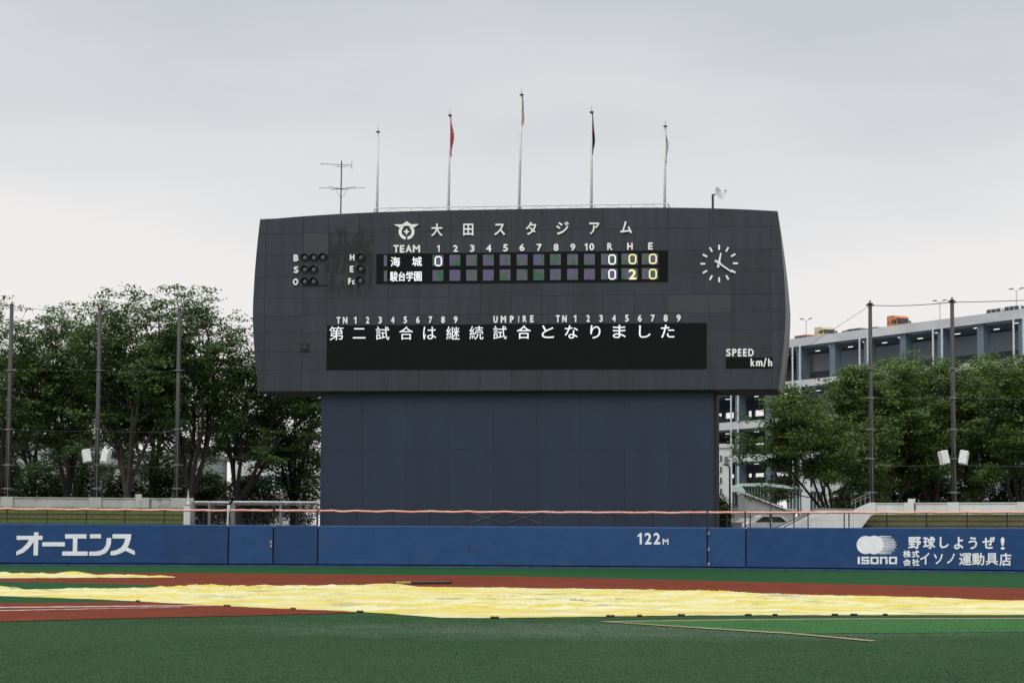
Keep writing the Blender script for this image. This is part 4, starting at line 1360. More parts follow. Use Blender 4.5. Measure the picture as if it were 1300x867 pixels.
# bags weighing the near edge down
rg = random.Random(4)
bagm = None
BAGS = (175, 288, 372, 457, 628, 775, 812, 865, 950, 984, 1060, 1084, 1124)
ORD = ('leftmost', 'second', 'third', 'fourth', 'fifth', 'sixth', 'seventh', 'eighth', 'ninth', 'tenth', 'eleventh', 'twelfth', 'rightmost')
for k, px in enumerate(BAGS):
    p = ground(px, interp(NEAR, px) + .25)
    lab = f'{ORD[k]} small dark red sandbag along the near tarpaulin edge' if k in (0, 12) else f'{ORD[k]} small dark red sandbag from the left along the near tarpaulin edge'
    o = thing('sandbag', lab, 'sandbag', (p.x, p.y, .0), rg.uniform(-.4, .4), 'sandbags on the tarpaulin edge')
    sx = rg.uniform(.045, .08) * (1.6 if px in (288, 628, 775) else 1)
    vs, fs = [], []
    for j in range(6):
        t = j / 5; rr = math.sin(math.pi * (.12 + .76 * t)) ** .6
        for i in range(8):
            a = 2 * math.pi * i / 8
            vs.append((sx * (2 * t - 1), .05 * rr * math.cos(a), .03 + .028 * rr * math.sin(a) * (1.0 + .3 * math.sin(9 * t))))
    for j in range(5): fs += [(j * 8 + i, j * 8 + (i + 1) % 8, (j + 1) * 8 + (i + 1) % 8, (j + 1) * 8 + i) for i in range(8)]
    fs += [tuple(range(7, -1, -1)), tuple(range(40, 48))]
    mb = MB(); mb.add(vs, fs); mb.build('bag', 'sandbag', o, world=False, smooth=True)
    tag(o)
# roller tube lying on the far dirt
p0, p1 = ground(501.5, 742.0), ground(571.5, 741.2)
ro = thing('tarpaulin_roller', 'dark roller pole with a yellow end lying on the red dirt', 'roller', ((p0.x + p1.x) / 2, (p0.y + p1.y) / 2, 0.008))
material('roller_yellow', (.42, .33, .10), .6)
d = (p1 - p0)
mb = MB(); mb.tube([(*(p0 + d * .27).xy, .06), (*p1.xy, .06)], .05, 8); mb.build('pole', 'metal_dark', ro)
mb = MB(); mb.tube([(*p0.xy, .06), (*(p0 + d * .27).xy, .06)], .052, 8); mb.build('yellow_end', 'roller_yellow', ro)
mb = MB(); mb.tube([(*(p0 + d * .0).xy, .06), (*(p0 - d * .01).xy, .06)], .06, 8); mb.tube([(*p1.xy, .06), (*(p1 + d * .01).xy, .06)], .06, 8); mb.build('end_cap', 'metal_dark', ro)

# ------------------------------------------------------------------ parking building
PK = at_depth(1010, HORIZON, 320)
PROT = R(-62.5)
park = thing('parking_building', 'large grey multi storey open parking building behind the right trees', 'building', (PK.x, PK.y, 0), PROT)
PI_ = INV[park.name]; PO_ = PI_ @ CAM0; PR3 = PI_.to_3x3()
def ppx(px, py, y=0.0):
    d = PR3 @ ray(px, py); t = (y - PO_.y) / d.y; p = PO_ + d * t
    return p.x, p.z
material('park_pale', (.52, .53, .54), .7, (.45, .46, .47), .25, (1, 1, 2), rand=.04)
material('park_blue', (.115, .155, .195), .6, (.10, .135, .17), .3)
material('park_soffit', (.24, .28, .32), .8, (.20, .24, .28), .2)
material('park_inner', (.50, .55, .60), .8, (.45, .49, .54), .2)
material('park_pipe', (.62, .64, .66), .5)
material('park_light', (.8, .8, .8), .5, emit=(1, 1, .97), estr=1.1)
zpix = lambda px, py: ppx(px, py)[1]
LEV = [(zpix(1010, 430), zpix(1010, 440.5)), (zpix(1010, 483.4), zpix(1010, 492)), (zpix(1010, 529.5), zpix(1010, 539.5)), (zpix(936, 577.5), zpix(936, 586.5))]
LEV.append((LEV[3][0] - 4.9, LEV[3][1] - 4.9))
X0, X1, DEP = -112.0, 84.0, 20.0
colpx = [935, 974, 1012, 1057, 1098, 1148, 1193, 1249, 1297]
cx_ = [ppx(p, 500)[0] for p in colpx]
stepx = (cx_[-1] - cx_[0]) / (len(cx_) - 1)
cols = [cx_[0] + stepx * k for k in range(-11, 14)]
cols = [c for c in cols if X0 < c < X1]
cuts = [X0] + cols + [X1]
for li, (zt, zb) in enumerate(LEV):
    for a, b in zip(cuts[:-1], cuts[1:]):
        mb = MB(); mb.box(a + .015, b - .015, -.25, 0, zb, zt); mb.build('parapet_panel', 'park_pale', park, world=False)
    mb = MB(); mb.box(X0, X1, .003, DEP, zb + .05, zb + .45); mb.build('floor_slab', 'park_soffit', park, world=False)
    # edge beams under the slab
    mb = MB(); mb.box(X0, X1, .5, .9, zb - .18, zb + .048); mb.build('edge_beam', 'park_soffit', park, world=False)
for k, c in enumerate(cols):
    big = True
    for yy, wd in ((.15, .62),):
        prev = 0.0
        for zt, zb in LEV[::-1]:
            mb = MB(); mb.box(c - wd, c + wd, yy, yy + 1.1, prev, zb + .049); mb.build('column', 'park_blue', park, world=False)
            prev = zb + .451
    if k % 2 == 1:
        for dx in (-.9, .9):
            mb = MB(); mb.tube([(c + dx, -.34, 0), (c + dx, -.34, LEV[0][1])], .13, 6); mb.build('downpipe', 'park_pipe', park, world=False)
# ceiling lamps
lm = None
for li in range(4):
    zb = LEV[li][1]
    for a, b in zip(cols[:-1], cols[1:]):
        for yy in (3.2, 6.4):
            c = (a + b) / 2 + (1.6 if yy > 9 else -.6)
            if lm is None:
                mb = MB(); mb.box(-.5, .5, -.07, .07, -.08, 0); lm = mb.build('ceiling_lamp', 'park_light', park, world=False); o = lm
            else:
                o = copy_part(lm, park)
            o.location = (c, yy, zb + .049)
# back wall with see-through openings toward the left end
BW = DEP - .35
wins = [(904, 916), (920, 931.5), (938.5, 946), (949, 954), (957.5, 969.5), (978, 1000)]
for li in range(1, 5):
    ztop = LEV[li - 1][1] + .05
    zbot = LEV[li][1] + .45
    wy = {1: (462, 470), 2: (512, 527.5), 3: (554, 564), 4: (595.5, 605)}[li]
    w0, w1 = max(zbot + .12, ppx(970, wy[1], BW)[1]), min(ztop - .7, ppx(970, wy[0], BW)[1])
    wx = sorted([(ppx(a, 540, BW)[0], ppx(b, 540, BW)[0]) for a, b in wins])
    wx = [q_ for q_ in wx]
    rx = ppx(1004, 540, BW)[0]
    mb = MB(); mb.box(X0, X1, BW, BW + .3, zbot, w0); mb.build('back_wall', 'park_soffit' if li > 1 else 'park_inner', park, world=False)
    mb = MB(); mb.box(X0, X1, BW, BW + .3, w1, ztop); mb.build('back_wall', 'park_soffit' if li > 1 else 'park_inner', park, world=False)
    edges = [X0] + [e for q_ in wx for e in q_] + [X1]
    for k in range(0, len(edges) - 1, 2):
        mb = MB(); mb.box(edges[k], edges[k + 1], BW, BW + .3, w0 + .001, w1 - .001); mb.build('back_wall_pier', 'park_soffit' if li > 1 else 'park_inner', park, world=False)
# inner partition of the upper deck on the right, pale with a dark lower opening
px0 = ppx(1016, 470, 9)[0]
for li in (0, 1, 2):
    ztop, zbot = LEV[li][1] - .5, LEV[li + 1][0]
    hgt = ztop - zbot
    for k in range(9):
        a = px0 + k * (X1 - px0) / 9
        mb = MB(); mb.box(a + .02, a + (X1 - px0) / 9 - .02, 8.6, 8.9, zbot + hgt * .42, ztop + .4); mb.build('partition', 'park_inner', park, world=False)
        if k % 3 == 0:
            mb = MB(); mb.box(a + 2, a + 3.6, 8.0, 8.58, zbot - .3, ztop); mb.build('inner_pier', 'park_inner', park, world=False)
    mb = MB(); mb.box(px0, X1, 8.5, 8.585, zbot + hgt * .42 - .5, zbot + hgt * .42 + .3); mb.build('partition_band', 'park_blue', park, world=False)
# sloping ramp seen at the left end
for li in (1, 2, 3):
    z1, z0 = LEV[li][1] - 1.4, LEV[li + 1][0] - .2
    a, b = ppx(905, 520, 14)[0], ppx(938, 520, 14)[0]
    mb = MB(); mb.prism([(a, 13, z0 + 2.6), (a, 13, z0 + 3.5), (b, 13, z0 + 1.3), (b, 13, z0 + .3)], [(a, 13.3, z0 + 2.6), (a, 13.3, z0 + 3.5), (b, 13.3, z0 + 1.3), (b, 13.3, z0 + .3)])
    mb.build('ramp_side', 'park_soffit', park, world=False)

ROOF = LEV[0][0] - .75
mb = MB(); mb.box(X0 + .5, X1 - .5, .01, DEP - .1, LEV[0][1] + .452, ROOF); mb.build('roof_deck', 'park_inner', park, world=False)
PM = PI_.inverted()
# ------------------------------------------------------------------ vehicles
material('car_glass', (.02, .025, .03), .1, spec=.6)
material('tyre', (.02, .02, .02), .8)
material('rim', (.4, .4, .4), .35, metal=.6)
material('lamp_red', (.4, .02, .02), .3)
material('lamp_clear', (.7, .7, .7), .2)
def paint(n, c): 
    if n not in MATS: material(n, c, .35, tuple(k * .9 for k in c), 1.0, spec=.5)
    return n
def wheel(root, x, y, r=.32, w_=.2):
    mb = MB(); mb.tube([(x, y - w_ / 2, r), (x, y + w_ / 2, r)], r, 14); wv = mb.build('wheel', 'tyre', root, world=False)
    s = -1 if y < 0 else 1
    mb = MB(); mb.tube([(x, y + s * w_ / 2, r), (x, y + s * (w_ / 2 + .015), r)], r * .6, 10); mb.build('rim', 'rim', wv, world=False)
def car(loc, rz, pnt, lab, L_=4.3, W_=1.72, H_=1.48, van=False, group=None):
    o = thing('parked_car', lab, 'car', loc, rz, group)
    h = L_ / 2
    body = [(-h, .35), (-h, .78), (-h + .12, .95), (-h * .48, 1.0), (h * .42, .98), (h * .9, .82), (h, .62), (h, .32), (h * .5, .22), (-h * .5, .22)]
    mb = MB(); mb.prism([(x, -W_ / 2, z) for x, z in body], [(x, W_ / 2, z) for x, z in body]); mb.build('body', pnt, o, world=False)
    cab = ([(-h + .08, .95), (-h + .16, H_ - .06), (-h + .3, H_), (h * .38, H_), (h * .66, .97)] if van else
           [(-h * .86, .96), (-h * .55, H_ - .05), (-h * .40, H_), (h * .08, H_), (h * .22, H_ - .06), (h * .50, .975)])
    i = .14
    mb = MB(); mb.prism([(x, -W_ / 2 + .02 + (i if z > 1.2 else 0), z) for x, z in cab], [(x, W_ / 2 - .02 - (i if z > 1.2 else 0), z) for x, z in cab]); cb = mb.build('cabin', pnt, o, world=False)
    zt, zb = H_ - .10, 1.02
    for s in (-1, 1):
        yb, yt = s * (W_ / 2 - .015), s * (W_ / 2 - .02 - i * .92 + .008)
        lo, hi = (cab[0][0] + .28, cab[1][0] + .22) if not van else (-h + .25, -h + .32)
        ro_, rh = cab[-1][0] - .25, cab[-2][0] - .12 if not van else cab[-2][0] - .02
        n = 3 if van else 2
        for k in range(n):
            f0, f1 = k / n + .02, (k + 1) / n - .02
            pts = [(lo + (ro_ - lo) * f0, yb, zb), (lo + (ro_ - lo) * f1, yb, zb), (hi + (rh - hi) * f1, yt, zt), (hi + (rh - hi) * f0, yt, zt)]
            mb = MB(); mb.prism([Vector(p) + Vector((0, .012 * s, 0)) for p in pts], [Vector(p) - Vector((0, .02 * s, 0)) for p in pts]); mb.build('side_window', 'car_glass', cb, world=False)
    for (x0, z0), (x1, z1), nm in ((cab[-1], cab[-2], 'windscreen'), (cab[0], cab[1], 'rear_window')):
        d0, d1 = .15, .85
        pts = []
        for t, s in ((d0, -1), (d0, 1), (d1, 1), (d1, -1)):
            pts.append(Vector((x0 + (x1 - x0) * t, s * (W_ / 2 - .22 - .1 * t), z0 + (z1 - z0) * t)))
        nrm = Vector((z1 - z0, 0, -(x1 - x0))).normalized() * (.015 if True else 0)
        if nm == 'rear_window': nrm = Vector((-abs(z1 - z0), 0, abs(x1 - x0))).normalized() * .015
        else: nrm = Vector((abs(z1 - z0), 0, abs(x1 - x0))).normalized() * .015
        mb = MB(); mb.prism([p + nrm for p in pts], [p - nrm for p in pts]); mb.build(nm, 'car_glass', cb, world=False)
    for x in (-h * .62, h * .62):
        for y in (-W_ / 2 + .06, W_ / 2 - .06): wheel(o, x, y)
    for s in (-1, 1):
        mb = MB(); mb.box(h - .06, h + .012, s * W_ * .36 - .16, s * W_ * .36 + .16, .62, .76); mb.build('headlight', 'lamp_clear', o, world=False)
        mb = MB(); mb.box(-h - .012, -h + .05, s * W_ * .38 - .12, s * W_ * .38 + .12, .66, .86); mb.build('tail_light', 'lamp_red', o, world=False)
        mb = MB(); mb.cbox(h * .36, h * .46, s * (W_ / 2 + .09) - .09, s * (W_ / 2 + .09) + .09, .98, 1.12, .02); mb.build('wing_mirror', pnt, o, world=False)
    return o
def truck(loc, rz, pnt, lab, H_=3.0, bed='box'):
    o = thing('parked_truck', lab, 'truck', loc, rz, 'trucks on the parking roof')
    prof = [(-1.1, .6), (-1.1, H_ - .05), (-.95, H_), (.35, H_), (.7, H_ - .25), (.95, 1.6), (1.0, .6)]
    W_ = 2.2
    mb = MB(); mb.prism([(x, -W_ / 2, z) for x, z in prof], [(x, W_ / 2, z) for x, z in prof]); mb.build('cab', pnt, o, world=False)
    mb = MB(); mb.prism([(.965, -.95, 1.65), (.965, .95, 1.65), (.74, .95, H_ - .35), (.74, -.95, H_ - .35)], [(.9, -.95, 1.65), (.9, .95, 1.65), (.66, .95, H_ - .35), (.66, -.95, H_ - .35)]); mb.build('windscreen', 'car_glass', o, world=False)
    for s in (-1, 1):
        y = s * (W_ / 2)
        mb = MB(); mb.box(-.1, .62, y - .015, y + .015, 1.65, H_ - .55); mb.build('side_window', 'car_glass', o, world=False)
        mb = MB(); mb.box(-.85, -.45, y - .015, y + .015, 1.75, H_ - .75); mb.build('quarter_window', 'car_glass', o, world=False)
        mb = MB(); mb.box(.8, .95, y + s * .12 - .08, y + s * .12 + .08, 1.6, 2.1); mb.build('wing_mirror', 'tyre', o, world=False)
        wheel(o, .1, s * .95, .45, .3); wheel(o, -3.3, s * .95, .45, .3)
    mb = MB(); mb.box(-5.2, .8, -.45, .45, .5, .72); mb.build('chassis', 'tyre', o, world=False)
    mb = MB(); mb.box(-5.3, -1.3, -1.1, 1.1, .9, 1.25); mb.build('load_bed', 'metal_grey', o, world=False)
    return o
def on_roof(px, y):
    return PM @ Vector((ppx(px, 425, y)[0], y, ROOF))
def face(rz): return PROT + rz
truck(on_roof(1141, 5), face(R(0)), paint('paint_orange', (.52, .16, .04)), 'orange truck cab standing on the parking building roof', 2.75)
truck(on_roof(1048, 5), face(R(0)), paint('paint_sand', (.50, .40, .20)), 'sand yellow truck cab on the parking roof beside the red car', 2.55)
car(on_roof(1024.5, 4), face(R(0)), paint('paint_red', (.45, .04, .03)), 'red car on the parking roof nearest the scoreboard', H_=1.65, van=True, group='cars on the parking roof')
car(on_roof(1077, 4), face(R(180)), paint('paint_grey', (.13, .14, .15)), 'grey car on the parking roof left of the dark van', H_=1.5, group='cars on the parking roof')
car(on_roof(1092, 4), face(R(0)), paint('paint_dark', (.03, .035, .045)), 'dark car on the parking roof just left of a net pole', H_=1.6, van=True, group='cars on the parking roof')
car(on_roof(1117, 4), face(R(0)), paint('paint_black', (.015, .016, .018)), 'black low car on the parking roof between net pole and orange truck', H_=1.45, group='cars on the parking roof')
car(on_roof(1161, 4), face(R(0)), paint('paint_grey2', (.25, .26, .26)), 'grey car on the parking roof right of the orange truck', H_=1.4, group='cars on the parking roof')
car(on_roof(1169, 9), face(R(0)), paint('paint_silver', (.42, .42, .42)), 'silver car on the parking roof farther right of the orange truck', H_=1.6, group='cars on the parking roof')
car(on_roof(1271, 4), face(R(0)), paint('paint_white', (.62, .62, .62)), 'white van on the parking roof near a roof lamp at right', H_=1.8, van=True, group='cars on the parking roof')
car(on_roof(1282, 4), face(R(180)), paint('paint_silver', (.42, .42, .42)), 'silver car on the parking roof beside the white van', H_=1.6, group='cars on the parking roof')
car(on_roof(1294, 4), face(R(0)), paint('paint_white', (.62, .62, .62)), 'white van on the parking roof at the right picture edge', H_=1.85, van=True, group='cars on the parking roof')
for px, py, lab in ((1023.5, 407, 'twin headed roof lamp standing near the scoreboard'), (1193.5, 384, 'twin headed roof lamp left of the right speaker pole'), (1291, 369, 'twin headed roof lamp near the right picture edge')):
    y = 8
    o = thing('roof_lamp', lab, 'lamp', on_roof(px, y), PROT, 'lamps on the parking roof')
    zt = ppx(px, py, y)[1] - ROOF
    mb = MB(); mb.tube([(0, 0, 0), (0, 0, zt)], .07, 6); mb.build('post', 'metal_pale', o, world=False)
    mb = MB(); mb.tube([(-.5, -.3, zt + .25), (-.2, -.1, zt), (.2, .1, zt), (.5, .3, zt + .25)], .05, 5); mb.build('arm', 'metal_pale', o, world=False)
    for s in (-1, 1):
        mb = MB(); mb.cbox(s * .6 - .3, s * .6 + .3, s * .35 - .15, s * .35 + .15, zt + .2, zt + .34, .04); mb.build('lamp_head', 'metal_grey', o, world=False)

# ------------------------------------------------------------------ station hall and neighbours, right of the scoreboard
material('roof_green', (.40, .50, .44), .6, (.34, .43, .38), .6)
material('hall_white', (.60, .61, .60), .7, (.52, .53, .52), .4)
material('hall_grey', (.33, .34, .33), .8, (.28, .29, .28), .5)
material('glass_green', (.08, .13, .13), .15, (.05, .08, .085), .4, spec=.6)
def wpx(px, py, Y): return at_depth(px, py, Y)
HY = 222.0
hp = wpx(945, HORIZON, HY)
hall = thing('station_hall', 'low glazed hall with pale green roof and sloping stair enclosure behind scoreboard', 'building', (hp.x, hp.y, 0))
def hbox(px0, px1, y0, y1, Ya, Yb, nm, mt):
    a, b = wpx(px0, y1, Ya), wpx(px1, y0, Ya)
    mb = MB(); mb.box(a.x, b.x, Ya, Yb, max(0, a.z), b.z); return mb.build(nm, mt, hall)
hbox(880, 974, 622, 700, HY, HY + 14, 'wall', 'hall_grey')
hbox(942, 974, 616.5, 630, HY - .3, HY - .05, 'glass_wall', 'glass_green')
hbox(905, 941, 625, 640, HY - .3, HY - .05, 'glass_wall', 'glass_green')
for k in range(9):
    px = 943 + k * 3.7
    hbox(px, px + .7, 616.5, 630, HY - .42, HY - .31, 'mullion', 'hall_white')
for k in range(7):
    px = 908 + k * 4.8
    hbox(px, px + .7, 625, 640, HY - .42, HY - .31, 'mullion', 'hall_white')
def roofprism(pts, Ya, Yb, nm, mt):
    fr = [wpx(x, y, Ya) for x, y in pts]
    mb = MB(); mb.prism(fr, [Vector((p.x, Yb, p.z)) for p in fr]); return mb.build(nm, mt, hall)
roofprism([(940, 617), (941, 613.5), (972, 613), (1048, 621), (1048, 625), (976, 617)], HY - 1.2, HY + 15, 'roof', 'roof_green')
roofprism([(903, 622), (903, 618.5), (941.5, 617.2), (946, 622.5), (946, 625)], HY - 1.6, HY - .5, 'lower_roof', 'roof_green')
roofprism([(944, 640), (944, 626), (996, 647), (1010, 647), (1010, 672), (944, 672)], HY - 8, HY - 3, 'stair_enclosure', 'hall_grey')
roofprism([(943, 626), (943, 624), (1000, 646), (1012, 646), (1012, 647.2), (999, 647.2)], HY - 8.3, HY - 2.8, 'stair_roof', 'hall_white')
for k in range(12):
    t = k / 11
    x, y = 948 + 44 * t, 625.2 + 17.4 * t
    roofprism([(x, y), (x, y - 1.4), (x + 2, y - .6), (x + 2, y + .8)], HY - 8.3, HY - 7.9, 'ridge_tooth', 'metal_dark')
hbox(1020, 1028.5, 598, 700, HY - 5, HY - 3.6, 'pier', 'hall_white')
hbox(1000, 1048, 625, 650, HY - .6, HY, 'glass_wall', 'glass_green')
for k in range(11):
    hbox(1002 + k * 4.3, 1002.6 + k * 4.3, 625, 650, HY - .75, HY - .62, 'mullion', 'hall_white')
wp = wpx(912, HORIZON, 205)
wb = thing('white_building', 'narrow white block building between the scoreboard base and the parking building', 'building', (wp.x, wp.y, 0))
a, b, c = wpx(860, 568, 206), wpx(929.5, 568, 206), wpx(916, 568, 206)
mb = MB(); mb.box(a.x, b.x, 206, 214, 0, a.z); mb.build('wall', 'hall_white', wb)
mb = MB(); mb.box(a.x - .1, b.x + .1, 205.85, 214.1, a.z + .002, a.z + .35); mb.build('coping', 'hall_white', wb)
for py in (578, 592, 606, 620):
    p, q_ = wpx(910.5, py, 205.9), wpx(916.5, py + 7, 205.9)
    mb = MB(); mb.box(p.x, q_.x, 205.9, 205.99, q_.z, p.z); wi = mb.build('window', 'glass_green', wb)
    mb = MB(); mb.box((p.x + q_.x) / 2 - .03, (p.x + q_.x) / 2 + .03, 205.84, 205.895, q_.z, p.z); mb.build('mullion', 'hall_white', wi)
p = wpx(922, 583, 205.9); mb = MB(); mb.cbox(p.x - .15, p.x + .15, 205.6, 205.99, p.z - .25, p.z + .25, .03); mb.build('wall_lamp', 'metal_grey', wb)
# street lamp
lp = wpx(926.6, HORIZON, 162)
sl = thing('street_lamp', 'thin dark street lamp with a short arm in front of the white block building', 'street lamp', (lp.x, lp.y, TER))
t = wpx(926.2, 591, 162)
mb = MB(); mb.tube([(0, 0, 0), (0, 0, t.z - TER - .2), (-.06, 0, t.z - TER)], [.09, .06, .05], 7); mb.build('post', 'metal_dark', sl, world=False)
mb = MB(); mb.tube([(-.06, 0, t.z - TER), (-.4, -.1, t.z - TER + .06)], .035, 6); mb.cbox(-.48, -.1, -.14, .06, t.z - TER + .02, t.z - TER + .12, .02); mb.build('lamp_head', 'metal_dark', sl, world=False)
lp = wpx(978.5, HORIZON, 163)
sl = thing('sign_pole', 'thin grey pole with small box beside the station hall', 'pole', (lp.x, lp.y, TER))
t = wpx(978, 610, 163)
mb = MB(); mb.tube([(0, 0, 0), (0, 0, t.z - TER)], .05, 6); mb.build('post', 'metal_grey', sl, world=False)
mb = MB(); mb.cbox(-.1, .1, -.12, .08, 1.2, 1.6, .02); mb.build('box', 'metal_grey', sl, world=False)
# white van and car behind the ramp
lp = wpx(982, HORIZON, 166); car((lp.x, lp.y, TER), R(8), paint('paint_white', (.62, .62, .62)), 'white car parked behind the ramp wall beside the scoreboard base', H_=1.5)
lp = wpx(960, HORIZON, 170); car((lp.x, lp.y, TER), R(-10), paint('paint_grey', (.13, .14, .15)), 'grey car parked left of the white car beside the scoreboard', H_=1.45)

# ------------------------------------------------------------------ far buildings seen through the left trees
def far_block(px0, px1, ytop, Y, nm_lab, mt, floors, glassy='glass_green'):
    a, b = wpx(px0, ytop, Y), wpx(px1, ytop, Y)
    o = thing('far_building', nm_lab, 'building', ((a.x + b.x) / 2, Y, 0))
    mb = MB(); mb.box(a.x, b.x, Y, Y + 18, 0, a.z); mb.build('wall', mt, o)
    mb = MB(); mb.box(a.x - .3, b.x + .3, Y - .3, Y + 18.3, a.z + .002, a.z + .5); mb.build('roof', 'hall_grey', o)
    n = max(3, int((b.x - a.x) / 3.2))
    src = None
    fh = a.z / floors
    for k in range(floors):
        for i in range(n):
            x = a.x + (b.x - a.x) * (i + .5) / n
            if src is None:
                mb = MB(); mb.box(-.9, .9, -.06, -.004, -.7, .7); src = mb.build('window', glassy, o, world=False); w_ = src
            else: w_ = copy_part(src, o)
            w_.location = INV[o.name] @ Vector((x, Y, (k + .55) * fh))
    return o
far_block(-120, 95, 556, 250, 'pale grey far building glimpsed through the leftmost trees', 'hall_grey', 4)
far_block(108, 262, 578, 245, 'pale low far building glimpsed through the middle of the left trees', 'hall_grey', 3)
far_block(300, 372, 560, 260, 'pale far building with green glass glimpsed through trees beside scoreboard', 'hall_white', 4)
far_block(1060, 1420, 600, 240, 'pale far building glimpsed beneath the right trees', 'hall_white', 3)

# ------------------------------------------------------------------ trees
def leaf_mat(name, dark, mid, light):
    m = bpy.data.materials.new(name); m.use_nodes = True
    t = m.node_tree; N = t.nodes.new; b = t.nodes['Principled BSDF']
    at = N('ShaderNodeAttribute'); at.attribute_name = 'tint'
    r = N('ShaderNodeValToRGB'); e = r.color_ramp.elements
    e[0].position, e[0].color = .1, (*dark, 1)
    e[1].position, e[1].color = .9, (*light, 1)
    x = e.new(.5); x.color = (*mid, 1)
    t.links.new(at.outputs['Fac'], r.inputs[0])
    t.links.new(r.outputs[0], b.inputs['Base Color'])
    b.inputs['Roughness'].default_value = .6
    b.inputs['Specular IOR Level'].default_value = .25
    tr = N('ShaderNodeBsdfTranslucent'); t.links.new(r.outputs[0], tr.inputs['Color'])
    mx = N('ShaderNodeMixShader'); mx.inputs[0].default_value = .28
    t.links.new(b.outputs[0], mx.inputs[1]); t.links.new(tr.outputs[0], mx.inputs[2])
    t.links.new(mx.outputs[0], t.nodes['Material Output'].inputs['Surface'])
    MATS[name] = m
leaf_mat('leaf_dark', (.046, .088, .028), (.072, .128, .038), (.135, .192, .054))
leaf_mat('leaf_olive', (.074, .126, .036), (.108, .172, .048), (.165, .232, .064))
leaf_mat('leaf_hedge', (.034, .064, .022), (.052, .092, .028), (.090, .136, .040))
material('bark', (.045, .038, .032), .9, (.028, .024, .02), 5, (1, 1, .3))

def leaves(name, pts, mat, parent, rg, size=.20, spread=(.42, .42, .2), per=10):
    """pts: cluster centres (n,3) in local space; many small folded leaf faces round each"""
    n = len(pts)
    c = np.repeat(pts, per, axis=0)
    c = c + rg.normal(0, 1, c.shape) * np.array(spread)
    N = len(c)
    tint = np.clip(np.repeat(rg.normal(.5, .25, n), per) + rg.normal(0, .12, N), 0, 1)
    az = rg.uniform(0, 2 * np.pi, N); tl = rg.normal(0, .45, N)
    a = np.stack([np.cos(az) * np.cos(tl), np.sin(az) * np.cos(tl), np.sin(tl)], 1)
    up = np.stack([rg.normal(0, .5, N), rg.normal(0, .5, N), np.ones(N)], 1)
    b = np.cross(a, up); b /= np.linalg.norm(b, axis=1)[:, None] + 1e-9
    s = size * rg.uniform(.6, 1.35, N)[:, None]
    v = np.stack([c - a * s * .5, c - b * s * .32, c + a * s * .5, c + b * s * .32], 1).reshape(-1, 3)
    me = bpy.data.meshes.new(name)
    me.vertices.add(4 * N); me.vertices.foreach_set('co', v.astype(np.float32).ravel())
    me.loops.add(4 * N); me.loops.foreach_set('vertex_index', np.arange(4 * N, dtype=np.int32))
    me.polygons.add(N); me.polygons.foreach_set('loop_start', np.arange(0, 4 * N, 4, dtype=np.int32))
    me.polygons.foreach_set('loop_total', np.full(N, 4, dtype=np.int32))
    at = me.attributes.new('tint', 'FLOAT', 'POINT'); at.data.foreach_set('value', np.repeat(tint, 4).astype(np.float32))
    me.update(calc_edges=True)
    return finish(name, me, mat, parent)

